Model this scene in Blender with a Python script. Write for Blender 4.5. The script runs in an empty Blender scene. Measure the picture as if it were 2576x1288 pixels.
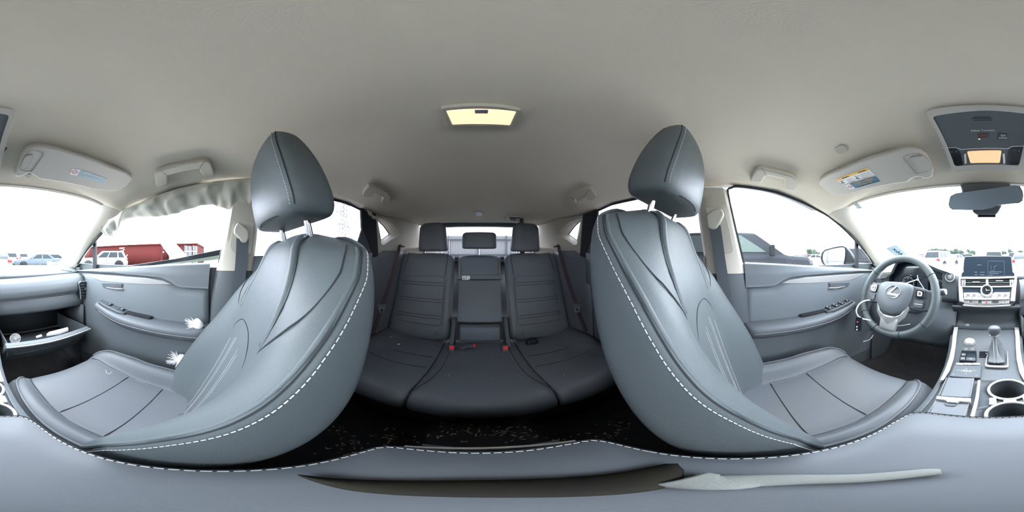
import bpy, bmesh, math, random
from mathutils import Vector as V, Matrix, Quaternion
random.seed(7)
sc = bpy.context.scene
COL = sc.collection
PI = math.pi

# ------------------------------------------------------------------ camera
# 360 degree camera standing on the console armrest. Working frame: camera at height 0,
# x to the passenger side, y to the front of the car. The ground lies ZC below.
W_PX, H_PX, A_PX = 2576.0, 1288.0, 1201.0
CX, ZC = 0.015, 1.2
cam_data = bpy.data.cameras.new('camera')
cam = bpy.data.objects.new('camera', cam_data)
COL.objects.link(cam)
sc.camera = cam
cam_data.type = 'PANO'
cam_data.panorama_type = 'EQUIRECTANGULAR'
cam_data.clip_start = 0.01
cam_data.clip_end = 2000
cam.location = (CX, 0, ZC)
_th = (W_PX / 2 - A_PX) / W_PX * 2 * PI
cam.rotation_euler = V((-math.sin(_th), -math.cos(_th), 0)).to_track_quat('-Z', 'Y').to_euler()

# ------------------------------------------------------------------ sky and exposure
SKY = 10.0
sc.view_settings.view_transform = 'Standard'
sc.view_settings.look = 'None'
sc.view_settings.gamma = 1
sc.view_settings.use_curve_mapping = False
sc.view_settings.exposure = 0.95
sc.cycles.max_bounces = 16
sc.cycles.diffuse_bounces = 8
sc.cycles.transparent_max_bounces = 16
world = bpy.data.worlds.new('overcast_sky')
sc.world = world
world.use_nodes = True
_n, _l = world.node_tree.nodes, world.node_tree.links
_bg = _n['Background']
_tc = _n.new('ShaderNodeTexCoord')
_mp = _n.new('ShaderNodeMapping')
_mp.inputs['Scale'].default_value = (1.0, 1.0, 3.2)
_nz = _n.new('ShaderNodeTexNoise')
_nz.inputs['Scale'].default_value = 2.6
_nz.inputs['Detail'].default_value = 7
_nz.inputs['Roughness'].default_value = 0.55
_cr = _n.new('ShaderNodeValToRGB')
_cr.color_ramp.elements[0].position = 0.38
_cr.color_ramp.elements[0].color = (0.62, 0.72, 0.98, 1)
_cr.color_ramp.elements[1].position = 0.60
_cr.color_ramp.elements[1].color = (1.0, 1.0, 1.0, 1)
_l.new(_tc.outputs['Generated'], _mp.inputs['Vector'])
_l.new(_mp.outputs['Vector'], _nz.inputs['Vector'])
_l.new(_nz.outputs['Fac'], _cr.inputs['Fac'])
_l.new(_cr.outputs['Color'], _bg.inputs['Color'])
_bg.inputs['Strength'].default_value = SKY

# ------------------------------------------------------------------ pixel -> point helpers
def ray(px, py):
    t = (px - A_PX) / W_PX * 2 * PI
    e = (H_PX / 2 - py) / H_PX * PI
    return V((-math.sin(t) * math.cos(e), -math.cos(t) * math.cos(e), math.sin(e)))
O = V((CX, 0, 0))
def onx(px, py, x):
    r = ray(px, py); return O + r * ((x - CX) / r.x)
def ony(px, py, y):
    r = ray(px, py); return O + r * (y / r.y)
def onz(px, py, z):
    r = ray(px, py); return O + r * (z / r.z)
def ond(px, py, d):
    r = ray(px, py); return O + r * (d / math.hypot(r.x, r.y))
def onp(px, py, p0, n):
    r = ray(px, py); n = V(n); return O + r * ((V(p0) - O).dot(n) / r.dot(n))
def table(tab):
    tab = sorted(tab)
    def f(t):
        if t <= tab[0][0]: return tab[0][1]
        for (a, b), (c, d) in zip(tab, tab[1:]):
            if t <= c: return b + (d - b) * (t - a) / (c - a)
        return tab[-1][1]
    return f
def sstep(a, b, t):
    t = max(0.0, min(1.0, (t - a) / (b - a))); return t * t * (3 - 2 * t)
def smooth_path(pts, n=4):
    """Catmull-Rom through the points."""
    pts = [V(p) for p in pts]
    out = []
    for i in range(len(pts) - 1):
        p0 = pts[max(i - 1, 0)]; p1 = pts[i]; p2 = pts[i + 1]; p3 = pts[min(i + 2, len(pts) - 1)]
        for k in range(n):
            t = k / n
            out.append(0.5 * ((2 * p1) + (p2 - p0) * t + (2 * p0 - 5 * p1 + 4 * p2 - p3) * t * t + (3 * p1 - p0 - 3 * p2 + p3) * t ** 3))
    out.append(pts[-1]); return out
def round_poly(pts, r, n=4):
    """Round the corners of a closed 3D polygon by distance r."""
    pts = [V(p) for p in pts]; out = []
    m = len(pts)
    for i in range(m):
        p, a, b = pts[i], pts[i - 1], pts[(i + 1) % m]
        ra = min(r, (a - p).length * .45); rb = min(r, (b - p).length * .45)
        p1 = p + (a - p).normalized() * ra; p2 = p + (b - p).normalized() * rb
        for k in range(n + 1):
            t = k / n
            out.append(p1 * (1 - t) ** 2 + p * 2 * t * (1 - t) + p2 * t * t)
    return out

# ------------------------------------------------------------------ mesh builder
class MB:
    def __init__(s): s.v = []; s.f = []
    def add(s, vs, fs):
        b = len(s.v); s.v += [V(p) for p in vs]; s.f += [tuple(b + i for i in f) for f in fs]; return s
    def box(s, c, size, R=None):
        c = V(c); x, y, z = [d / 2 for d in size]
        vs = [V((i, j, k)) for i in (-x, x) for j in (-y, y) for k in (-z, z)]
        if R is not None: vs = [R @ p for p in vs]
        return s.add([c + p for p in vs], [(0, 1, 3, 2), (4, 6, 7, 5), (0, 4, 5, 1), (2, 3, 7, 6), (0, 2, 6, 4), (1, 5, 7, 3)])
    def loft(s, rings, closed=True, cap=True, loop=False):
        n = len(rings[0]); vs = [p for r in rings for p in r]; fs = []
        m = len(rings)
        for i in range(m if loop else m - 1):
            for j in range(n if closed else n - 1):
                a = i * n + j; b = i * n + (j + 1) % n; i2 = (i + 1) % m
                fs.append((a, b, i2 * n + (j + 1) % n, i2 * n + j))
        if cap and closed and not loop:
            fs.append(tuple(range(n))[::-1]); fs.append(tuple((m - 1) * n + j for j in range(n)))
        return s.add(vs, fs)
    def tube(s, path, r, n=8, closed=False, squash=None):
        path = [V(p) for p in path]; m = len(path); rings = []
        rr = r if isinstance(r, (list, tuple)) else [r] * m
        up = V((0, 0, 1)); prev = None
        for i, p in enumerate(path):
            if closed: t = path[(i + 1) % m] - path[i - 1]
            else: t = path[min(i + 1, m - 1)] - path[max(i - 1, 0)]
            if t.length < 1e-9: t = V((0, 0, 1))
            t.normalize()
            a = prev if prev is not None else (up if abs(t.z) < .9 else V((1, 0, 0)))
            a = (a - t * a.dot(t))
            if a.length < 1e-6: a = t.orthogonal()
            a.normalize(); b = t.cross(a); prev = a
            q = squash or 1.0
            rings.append([p + (a * math.cos(2 * PI * k / n) * q + b * math.sin(2 * PI * k / n)) * rr[i] for k in range(n)])
        return s.loft(rings, True, not closed, closed)
    def strap(s, path, width_dirs, w, th):
        """A flat band along a path; width_dirs is a vector or one per point."""
        path = [V(p) for p in path]; rings = []
        for i, p in enumerate(path):
            wd = V(width_dirs[i] if isinstance(width_dirs, list) else width_dirs).normalized()
            t = path[min(i + 1, len(path) - 1)] - path[max(i - 1, 0)]; t.normalize()
            wd = (wd - t * wd.dot(t)).normalized(); nn = t.cross(wd)
            ww = w[i] if isinstance(w, list) else w
            rings.append([p + wd * ww / 2 * a + nn * th / 2 * b for a, b in ((-1, -1), (1, -1), (1, 1), (-1, 1))])
        return s.loft(rings)
    def prism(s, poly, d):
        poly = [V(p) for p in poly]; n = len(poly)
        ds = d if isinstance(d, list) else [V(d)] * n
        return s.add(poly + [p + V(e) for p, e in zip(poly, ds)],
                     [tuple(range(n))[::-1], tuple(range(n, 2 * n))] + [(i, (i + 1) % n, n + (i + 1) % n, n + i) for i in range(n)])
    def ring(s, outer, inner, d):
        """A flat frame between two outlines with the same number of points, extruded by d."""
        n = len(outer); d = V(d)
        o = [V(p) for p in outer]; i_ = [V(p) for p in inner]
        vs = o + i_ + [p + d for p in o] + [p + d for p in i_]; fs = []
        for k in range(n):
            l = (k + 1) % n
            fs += [(k, l, n + l, n + k), (2 * n + k, 3 * n + k, 3 * n + l, 2 * n + l), (k, 2 * n + k, 2 * n + l, l), (n + k, n + l, 3 * n + l, 3 * n + k)]
        return s.add(vs, fs)
    def grid(s, fn, nu, nv):
        vs = [fn(i / nu, j / nv) for i in range(nu + 1) for j in range(nv + 1)]
        fs = [(i * (nv + 1) + j, (i + 1) * (nv + 1) + j, (i + 1) * (nv + 1) + j + 1, i * (nv + 1) + j + 1) for i in range(nu) for j in range(nv)]
        return s.add(vs, fs)
    def lathe(s, c, axis, prof, n=24, cap=True):
        """prof: list of (radius, height along axis)."""
        c = V(c); ax = V(axis).normalized(); a = ax.orthogonal().normalized(); b = ax.cross(a)
        rings = [[c + ax * h + (a * math.cos(2 * PI * k / n) + b * math.sin(2 * PI * k / n)) * max(r, 1e-4) for k in range(n)] for r, h in prof]
        return s.loft(rings, cap=cap)
    def xform(s, M): s.v = [M @ p for p in s.v]; return s

def obj(name, mb, mat, root=None, parent=None, smooth=40, bevel=0, bseg=2, sub=0, solid=0, solid_off=0.0, label=None, cat=None, group=None, kind=None, base=None):
    """One mesh object. root: the thing (Empty) whose origin the vertices are stored against; parent: a part, for sub-parts."""
    vs = mb.v
    if root is not None: org = V(root['_o'])
    elif parent is not None: org = V(parent['_o'])
    else:
        if base is not None: org = V(base)
        else:
            xs = [p.x for p in vs]; ys = [p.y for p in vs]; zs = [p.z for p in vs]
            org = V(((min(xs) + max(xs)) / 2, (min(ys) + max(ys)) / 2, min(zs)))
    me = bpy.data.meshes.new(name)
    me.from_pydata([p - org for p in vs], [], mb.f)
    bm = bmesh.new(); bm.from_mesh(me)
    bmesh.ops.recalc_face_normals(bm, faces=bm.faces); bm.to_mesh(me); bm.free()
    me.polygons.foreach_set('use_smooth', [True] * len(me.polygons))
    if smooth and smooth < 180: me.set_sharp_from_angle(angle=math.radians(smooth))
    me.materials.append(mat)
    o = bpy.data.objects.new(name, me); COL.objects.link(o)
    o['_o'] = tuple(org)
    if solid:
        m = o.modifiers.new('thick', 'SOLIDIFY'); m.thickness = solid; m.offset = solid_off
    if bevel:
        m = o.modifiers.new('bevel', 'BEVEL'); m.width = bevel; m.segments = bseg; m.limit_method = 'ANGLE'; m.angle_limit = math.radians(35)
    if sub:
        m = o.modifiers.new('sub', 'SUBSURF'); m.levels = sub; m.render_levels = sub
    p = parent if parent is not None else root
    if p is not None: o.parent = p
    else: o.location = org + V((0, 0, ZC))
    tag(o, label, cat, group, kind)
    return o
def tag(o, label=None, cat=None, group=None, kind=None):
    if label: o['label'] = label
    if cat: o['category'] = cat
    if group: o['group'] = group
    if kind: o['kind'] = kind
def thing(name, loc, label, cat, group=None, kind=None):
    o = bpy.data.objects.new(name, None); COL.objects.link(o)
    o.empty_display_size = .05
    o['_o'] = tuple(loc); o.location = V(loc) + V((0, 0, ZC))
    tag(o, label, cat, group, kind); return o
def text_mb(s, size, org, xd, yd, depth=0.0003, align='CENTER'):
    """Lettering as mesh: xd along the line, yd up the letters."""
    c = bpy.data.curves.new('t', 'FONT'); c.body = s; c.size = size; c.align_x = align; c.align_y = 'CENTER'; c.resolution_u = 2
    c.extrude = depth
    to = bpy.data.objects.new('t', c); me = bpy.data.meshes.new_from_object(to)
    xd = V(xd).normalized(); yd = V(yd); yd = (yd - xd * yd.dot(xd)).normalized(); zd = xd.cross(yd)
    mb = MB(); mb.add([V(org) + xd * v.co.x + yd * v.co.y + zd * v.co.z for v in me.vertices], [tuple(p.vertices) for p in me.polygons])
    bpy.data.objects.remove(to); bpy.data.meshes.remove(me); bpy.data.curves.remove(c)
    return mb
def stitches(mb, path, step=0.009, length=0.006, r=0.0011):
    """Dashes of thread along a path."""
    path = [V(p) for p in path]; acc = 0.0; nxt = 0.0
    for a, b in zip(path, path[1:]):
        L = (b - a).length
        if L < 1e-6: continue
        d = (b - a) / L
        while nxt < acc + L:
            p = a + d * (nxt - acc); mb.tube([p, p + d * length], r, 4); nxt += step
        acc += L

# ------------------------------------------------------------------ materials
def mat(name, col, rough=.5, spec=.5, metal=0, bump=None, var=None, emit=None, sheen=0, coat=0):
    m = bpy.data.materials.new(name); m.use_nodes = True
    n, l = m.node_tree.nodes, m.node_tree.links; b = n['Principled BSDF']
    b.inputs['Base Color'].default_value = (*col, 1); b.inputs['Roughness'].default_value = rough
    b.inputs['Specular IOR Level'].default_value = spec; b.inputs['Metallic'].default_value = metal
    if sheen: b.inputs['Sheen Weight'].default_value = sheen
    if coat: b.inputs['Coat Weight'].default_value = coat
    tc = n.new('ShaderNodeTexCoord')
    if var:  # (scale, amount, second colour)
        nz = n.new('ShaderNodeTexNoise'); nz.inputs['Scale'].default_value = var[0]; nz.inputs['Detail'].default_value = 5
        mx = n.new('ShaderNodeMix'); mx.data_type = 'RGBA'
        mx.inputs['A'].default_value = (*col, 1); mx.inputs['B'].default_value = (*var[2], 1)
        mr = n.new('ShaderNodeMapRange'); mr.inputs['From Min'].default_value = .35; mr.inputs['From Max'].default_value = .68
        mr.inputs['To Max'].default_value = var[1]
        l.new(tc.outputs['Object'], nz.inputs['Vector']); l.new(nz.outputs['Fac'], mr.inputs['Value'])
        l.new(mr.outputs['Result'], mx.inputs['Factor']); l.new(mx.outputs['Result'], b.inputs['Base Color'])
    if bump:  # (kind, scale, strength, distance)
        if bump[0] == 'voronoi':
            t = n.new('ShaderNodeTexVoronoi'); t.feature = 'DISTANCE_TO_EDGE'; out = t.outputs['Distance']
        else:
            t = n.new('ShaderNodeTexNoise'); t.inputs['Detail'].default_value = 4; out = t.outputs['Fac']
        t.inputs['Scale'].default_value = bump[1]
        bp = n.new('ShaderNodeBump'); bp.inputs['Strength'].default_value = bump[2]; bp.inputs['Distance'].default_value = bump[3]
        l.new(tc.outputs['Object'], t.inputs['Vector']); l.new(out, bp.inputs['Height']); l.new(bp.outputs['Normal'], b.inputs['Normal'])
    if emit:
        b.inputs['Emission Color'].default_value = (*emit[0], 1); b.inputs['Emission Strength'].default_value = emit[1]
    return m
def glass(name, tint, refl=.06):
    m = bpy.data.materials.new(name); m.use_nodes = True
    n, l = m.node_tree.nodes, m.node_tree.links; n.remove(n['Principled BSDF'])
    tr = n.new('ShaderNodeBsdfTransparent'); tr.inputs['Color'].default_value = (*tint, 1)
    gl = n.new('ShaderNodeBsdfGlossy'); gl.inputs['Roughness'].default_value = .02
    lw = n.new('ShaderNodeLayerWeight'); lw.inputs['Blend'].default_value = .15
    mp = n.new('ShaderNodeMapRange'); mp.inputs['To Min'].default_value = refl * .4; mp.inputs['To Max'].default_value = .5
    pw = n.new('ShaderNodeMath'); pw.operation = 'POWER'; pw.inputs[1].default_value = 3
    mx = n.new('ShaderNodeMixShader')
    l.new(lw.outputs['Facing'], pw.inputs[0]); l.new(pw.outputs[0], mp.inputs['Value']); l.new(mp.outputs['Result'], mx.inputs['Fac'])
    l.new(tr.outputs[0], mx.inputs[1]); l.new(gl.outputs[0], mx.inputs[2]); l.new(mx.outputs[0], n['Material Output'].inputs['Surface'])
    return m

M = {}
M['liner'] = mat('headliner_fabric', (.63, .572, .475), .95, .15, bump=('noise', 900, .25, .001), var=(3.0, .35, (.57, .512, .42)))
M['beige'] = mat('beige_plastic', (.45, .418, .35), .55, .4, bump=('noise', 700, .12, .0006))
M['visor'] = mat('visor_vinyl', (.50, .475, .425), .7, .3, bump=('noise', 1200, .1, .0005))
M['leather'] = mat('black_leather', (.078, .093, .096), .50, .40, bump=('voronoi', 380, .35, .0012), var=(6, .5, (.090, .106, .109)))
M['leather2'] = mat('smooth_leather', (.102, .112, .122), .47, .40, bump=('voronoi', 700, .14, .0005), var=(5, .5, (.118, .129, .139)))
M['softtouch'] = mat('soft_dash_vinyl', (.125, .142, .152), .5, .45, bump=('voronoi', 520, .15, .0006))
M['plastic'] = mat('dark_plastic', (.066, .076, .083), .5, .45, bump=('noise', 900, .1, .0004))
M['rubber'] = mat('black_rubber', (.018, .020, .024), .6, .35)
M['gloss'] = mat('gloss_black', (.015, .018, .022), .12, .6)
M['screen'] = mat('display_glass', (.020, .030, .042), .16, .6)
M['seam'] = mat('seam_shadow_gap', (.028, .032, .035), .8, .2)
M['thread'] = mat('pale_thread', (.42, .42, .41), .8, .2)
M['silver'] = mat('satin_silver', (.74, .73, .70), .32, .5, .75)
M['chrome'] = mat('chrome', (.86, .87, .88), .12, .5, 1.0)
M['white'] = mat('white_plastic', (.8, .8, .79), .6, .3)
M['paper'] = mat('white_paper', (.86, .86, .84), .8, .2)
M['orange'] = mat('orange_label', (.85, .52, .16), .6, .3)
M['blue'] = mat('blue_label', (.10, .20, .30), .6, .3)
M['inkred'] = mat('red_print', (.55, .05, .05), .6, .3)
M['ink'] = mat('dark_print', (.04, .04, .045), .7, .2)
M['red'] = mat('red_buckle', (.75, .03, .03), .4, .5)
M['carpet'] = mat('black_carpet', (.020, .021, .023), 1.0, .1, bump=('noise', 500, .7, .004), var=(14, .6, (.035, .032, .028)))
M['belt'] = mat('dark_webbing', (.075, .085, .095), .75, .25, bump=('noise', 1500, .3, .0006))
M['beltr'] = mat('brown_webbing', (.105, .078, .080), .75, .25, bump=('noise', 1500, .3, .0006))
M['airbag'] = mat('airbag_cloth', (.50, .49, .42), .85, .2, bump=('noise', 60, .25, .004))
M['fray'] = mat('frayed_white_fabric', (.85, .85, .86), .9, .1)
M['trimwood'] = mat('brushed_dark_trim', (.42, .41, .40), .3, .5, .5, bump=('noise', 260, .1, .0004))
M['lens'] = mat('lit_lamp_lens', (.6, .5, .38), .5, .4, emit=((1.0, .74, .45), .60))
M['lens2'] = mat('lit_map_lens', (.6, .45, .3), .4, .4, emit=((1.0, .60, .30), .42))
M['glass'] = glass('clear_glass', (.965, .985, .975))
M['privacy'] = glass('privacy_glass', (.45, .455, .475), .03)
M['mirror'] = mat('mirror_glass', (.85, .88, .90), .02, .5, 1.0)
M['glaremirror'] = mat('glare_tinted_mirror_glass', (.40, .47, .53), .30, .5, .55)  # blue-grey glare is put into the colour in place of a clear reflection
M['ground'] = mat('pale_gravel_lot', (.58, .56, .52), 1, .1, bump=('noise', 6, .6, .05), var=(.25, .8, (.46, .45, .42)))
M['shell'] = mat('mirror_housing', (.016, .018, .020), .6, .08)

# ================================================================== cabin shell
Xe = table([(-1.45, .50), (-1.4, .50), (-1.1, .57), (-.85, .61), (-.71, .625), (-.5, .63), (0, .632), (.173, .638), (.286, .645), (.40, .652), (.44, .648), (.47, .61), (.50, .57)])
Ze = table([(-1.42, .265), (-1.1, .285), (-.85, .268), (-.71, .28), (-.6, .294), (-.46, .292), (0, .296), (.173, .277), (.286, .246), (.38, .213), (.44, .196), (.47, .222), (.50, .25)])
Zm = table([(-1.45, .275), (-1.3, .315), (-1.1, .352), (-.9, .378), (-.6, .398), (-.3, .405), (0, .405), (.15, .403), (.25, .398), (.289, .389), (.34, .369), (.40, .342), (.5, .288), (.545, .262)])
def zceil(x, y):
    s = min(1.0, abs(x) / Xe(y)); e = Ze(y); return e + (Zm(y) - e) * (1 - s ** 2.6)
def onceil(px, py, off=0.0):
    """Where a view ray meets the headliner, minus a drop."""
    r = ray(px, py); lo, hi = 0.05, 3.0
    for _ in range(50):
        m = (lo + hi) / 2; p = O + r * m
        if abs(p.x) > Xe(p.y) or p.z > zceil(p.x, p.y) - off: hi = m
        else: lo = m
    return O + r * lo
def nceil(p):
    e = .004; dx = (zceil(p.x + e, p.y) - zceil(p.x - e, p.y)) / (2 * e); dy = (zceil(p.x, p.y + e) - zceil(p.x, p.y - e)) / (2 * e)
    return V((dx, dy, -1)).normalized()
Xb = table([(-1.7, .50), (-1.6, .52), (-1.4, .585), (-1.2, .64), (-1.0, .67), (-.8, .69), (0, .70), (.8, .70), (1, .66)])
def xside(y, z, off=0): return Xb(y) - .22 * max(0, z + .02) + off
def onside(px, py, off=0.0):
    r = ray(px, py); lo, hi = 0.05, 4.0
    for _ in range(50):
        m = (lo + hi) / 2; p = O + r * m
        if abs(p.x) > xside(p.y, p.z, off): hi = m
        else: lo = m
    return O + r * lo
def mir(pts): return [V((-p.x, p.y, p.z)) for p in pts]

# ceiling
yf = lambda s: .545 - .047 * s * s
yr = lambda s: -1.42 + .08 * s * s
def ceil_pt(u, v):
    s = u * 2 - 1
    y = yr(s) + (yf(s) - yr(s)) * (1 - (1 - v) ** 1.25)
    return V((s * Xe(y), y, zceil(s * Xe(y), y)))
ceiling = obj('ceiling', MB().grid(ceil_pt, 40, 72), M['liner'], smooth=180, solid=.012, solid_off=-1, label='warm grey fabric headliner across the whole roof', cat='headliner', kind='structure')

# unseen roof skin, added over the headliner to stop sky light leaking in
def roof_pt(u, v):
    s = u * 2 - 1
    y = yr(s) - .03 + (yf(s) + .02 - yr(s) + .03) * v
    return V((s * (Xe(y) + .085), y, Ze(y) + (Zm(y) - Ze(y)) * (1 - abs(s) ** 2.6) + .045 - .012 * abs(s) ** 4))
obj('roof_light_block', MB().grid(roof_pt, 24, 30), M['plastic'], smooth=180, solid=.006, label='unseen outer roof panel added above the headliner to block sky light', cat='roof', kind='structure')
# floor: carpet tub with centre tunnel
def floor_pt(u, v):
    x = -.74 + 1.48 * u; y = -1.75 + 3.05 * v
    z = -.87
    z += .13 * (1 - sstep(.10, .20, abs(x))) * sstep(-.62, -.50, y)
    z += .12 * sstep(-.62, -.75, y) + .25 * sstep(.95, 1.2, y)
    if abs(x) > .64: z += .07
    return V((x, y, z))
floor = obj('floor', MB().grid(floor_pt, 60, 80), M['carpet'], smooth=180, solid=.03, solid_off=-1, label='black carpeted car floor with a raised centre tunnel', cat='floor', kind='structure')
# firewall and tail closing panels
fw = MB().grid(lambda u, v: V((-.76 + 1.52 * u, 1.22 - .02 * v, -.95 + .82 * v)), 2, 2)
obj('wall_front', fw, M['rubber'], solid=.02, label='dark firewall under the windscreen', cat='wall', kind='structure')
rw = MB().grid(lambda u, v: V((-.62 + 1.24 * u, -1.80, -.95 + .97 * v)), 2, 2)
obj('wall_back', rw, M['plastic'], solid=.02, label='dark tailgate panel below the rear window', cat='wall', kind='structure')
# load area cover and light grey side shelves behind the rear seat
obj('trim_5', MB().grid(lambda u, v: V((-.62 + 1.24 * u, -1.27 - .52 * v, -.015 - .02 * v)), 4, 4), M['plastic'], solid=.012, label='dark load cover behind the rear seat', cat='trim', kind='structure')

# ---- A pillars
def a_pillar(side, name, label):
    inner = [V((.57, .498, .256)), V((.60, .60, .205)), V((.62, .69, .159)), V((.645, .83, .075)), V((.66, .946, 0)), V((.665, 1.02, -.06))]
    outer = [V((.65, .435, .196)), V((.668, .56, .138)), V((.685, .66, .079)), V((.695, .75, .01)), V((.70, .82, -.053)), V((.70, .90, -.10))]
    mb = MB(); rings = []
    for a, b in zip(smooth_path(inner, 4), smooth_path(outer, 4)):
        mid = (a + b) / 2 + V((-.012, -.018, .0))
        back = V((.03, .03, .0))
        rings.append([a + back, a, a * .6 + mid * .4 + V((-.006, -.008, 0)), mid + V((-.004, -.006, 0)), b * .6 + mid * .4 + V((-.006, -.008, 0)), b, b + back])
    for r in rings:
        for p in r: p.x *= side
    mb.loft(rings)
    return obj(name, mb, M['beige'], smooth=60, label=label, cat='pillar', kind='structure')
ap_d = a_pillar(-1, 'trim_1', 'pale windscreen pillar trim on the driver side')
ap_p = a_pillar(1, 'trim_2', 'pale windscreen pillar trim on the passenger side')
_c = onx(2125, 540, -.615)
obj('lettering', text_mb('SRS\nAIRBAG', .009, _c + V((.012, -.014, 0)), (-.35, .75, -.45), (.1, .45, .6)), M['trimwood'], parent=ap_d)

# ---- B pillars
def b_pillar(name, front, rear, split_py, label):
    t = thing(name, onside(*front[-1]), label, 'pillar', kind='structure')
    n = 12
    def samp(line, py):
        xs = table([(p[1], p[0]) for p in line]); return xs(py)
    for nm, y0, y1, m, th in (('upper_panel', 478, split_py, 'beige', .0), ('lower_panel', split_py + 1, 1000, 'plastic', .006)):
        rings = []
        for i in range(n + 1):
            py = y0 + (y1 - y0) * i / n
            a = onside(samp(front, py), py, -.004); b = onside(samp(rear, py), py, -.004)
            s = 1 if a.x > 0 else -1
            inw = V((-s * .022, 0, 0))
            rings.append([a + V((s * .05, 0, 0)), a, a + (b - a) * .12 + inw, a + (b - a) * .5 + inw * 1.15, a + (b - a) * .88 + inw, b, b + V((s * .05, 0, 0))])
        obj(nm, MB().loft(rings), M[m], root=t, smooth=50)
    return t
bd_front = [(1828, 470), (1831, 486), (1850, 573), (1871, 661), (1880, 720), (1912, 1000)]
bd_rear = [(1752, 470), (1757, 546), (1764, 598), (1772, 650), (1790, 1000)]
bp_front = [(584, 470), (575, 526), (555, 629), (549, 655), (536, 720), (500, 1000)]
bp_rear = [(655, 470), (650, 546), (646, 598), (640, 650), (620, 1000)]
b_drv = b_pillar('trim_3', bd_front, bd_rear, 687, 'beige door pillar trim with a belt anchor behind the driver seat')
b_pas = b_pillar('trim_4', bp_front, bp_rear, 680, 'beige door pillar trim with a belt anchor behind the passenger seat')

# ---- C / quarter trims with small fixed windows
outer_q = [(925, 520), (953, 640), (972, 638), (993, 629), (1030, 629), (1062, 636), (1080, 600), (1070, 548), (1001, 527), (965, 518)]
rec_q = [(946, 549), (960, 615), (967, 616), (985, 603), (1005, 592), (1009, 590), (1009, 587), (1002, 577), (986, 562), (957, 548)]
gls_q = [(949, 555), (958, 604), (961, 603), (968, 597.5), (975, 592.5), (978, 590), (978, 588), (974, 582), (964, 568), (952, 557)]
def quarter(side, nm, wn, label, wlabel):
    o = [onside(*p) for p in outer_q]; r = [onside(*p) for p in rec_q]; g = [onside(p[0], p[1], .075) for p in gls_q]
    if side < 0: o, r, g = mir(o), mir(r), mir(g)
    t = thing(nm, min(o, key=lambda p: p.z), label, 'pillar', kind='structure')
    c = sum(r, V()) / len(r)
    r2 = [p + (c - p) * .03 + V((side * .012, 0, 0)) for p in r]
    mb = MB(); n = len(o)
    mb.loft([[p + (V((0, 0, .09)) if i in (0, 7, 8, 9) else V((side * .03, 0, -.10))) for i, p in enumerate(o)], o, r, r2, g], cap=False)
    obj('pillar_trim', mb, M['beige'], root=t, smooth=35)
    obj(wn, MB().prism([p + (p - c) * .05 + V((side * .002, 0, 0)) for p in g], (side * .004, 0, 0)), M['privacy'], label=wlabel, cat='window', kind='structure')
    obj('seal', MB().tube(g, .0035, 6, True), M['rubber'], root=t)
quarter(1, 'trim_6', 'window_6', 'beige rear pillar trim with a deep window recess, passenger side', 'small fixed quarter window in the passenger side rear pillar')
quarter(-1, 'trim_7', 'window_7', 'beige rear pillar trim with a deep window recess, driver side', 'small fixed quarter window in the driver side rear pillar')
# D pillar corners next to the rear window
for side, nm, lb in ((1, 'trim_8', 'beige rear corner trim beside the rear window, passenger side'), (-1, 'trim_9', 'beige rear corner trim beside the rear window, driver side')):
    def dp(u, v):
        y = -1.20 - .62 * u
        ztop = zceil(.5, max(y, -1.40)) + .06 if y > -1.38 else .32 - .42 * (-1.38 - y)
        z = -.03 + (ztop + .03) * v
        return V((side * (Xb(y) - .005 - .12 * max(0, z) - .02 * u), y, z))
    obj(nm, MB().grid(dp, 10, 6), M['beige'], smooth=180, solid=.01, label=lb, cat='pillar', kind='structure')

# ---- rear window with header strip
def rwin(u, v):
    s = u * 2 - 1; hw = .50 - .02 * v
    return V((s * hw, -1.78 + .37 * v + .05 * s * s, -.03 + .305 * v))
obj('window_5', MB().grid(rwin, 12, 8), M['privacy'], smooth=180, solid=.004, label='wide rear window behind the back seat headrests', cat='window', kind='structure')
hd = MB(); hd.loft([[V((s * .50, -1.40 + .06 * s * s, .285 - .012 * s * s)) + q for q in (V((0, 0, 0)), V((0, -.02, -.022)), V((0, -.05, -.025)), V((0, -.04, .02)))] for s in [i / 6 - 1 for i in range(13)]])
obj('trim_10', hd, M['plastic'], label='grey header strip above the rear window', cat='trim', kind='structure')

# ---- windscreen
def wsc(u, v):
    s = u * 2 - 1
    hw = .575 + .10 * (1 - v)
    y0 = 1.20 - .26 * s * s; y1 = .553 - .050 * s * s
    z0 = -.075 + .01 * s * s; z1 = .262 - .004 * s * s
    return V((s * hw, y0 + (y1 - y0) * v, z0 + (z1 - z0) * v + .025 * math.sin(PI * v)))
obj('window_1', MB().grid(wsc, 16, 12), M['glass'], smooth=180, solid=.005, solid_off=1, label='raked clear windscreen in front of the dashboard', cat='window', kind='structure')
# black edge along the header
hh = MB(); hh.loft([[ceil_pt((s + 1) / 2, 1.0) + q for q in (V((0, -.002, -.003)), V((0, .012, -.006)), V((0, .02, .004)), V((0, 0, .006)))] for s in [i / 10 - 1 for i in range(21)]])
obj('trim_11', hh, M['beige'], label='pale header strip along the top of the windscreen', cat='trim', kind='structure')

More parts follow.
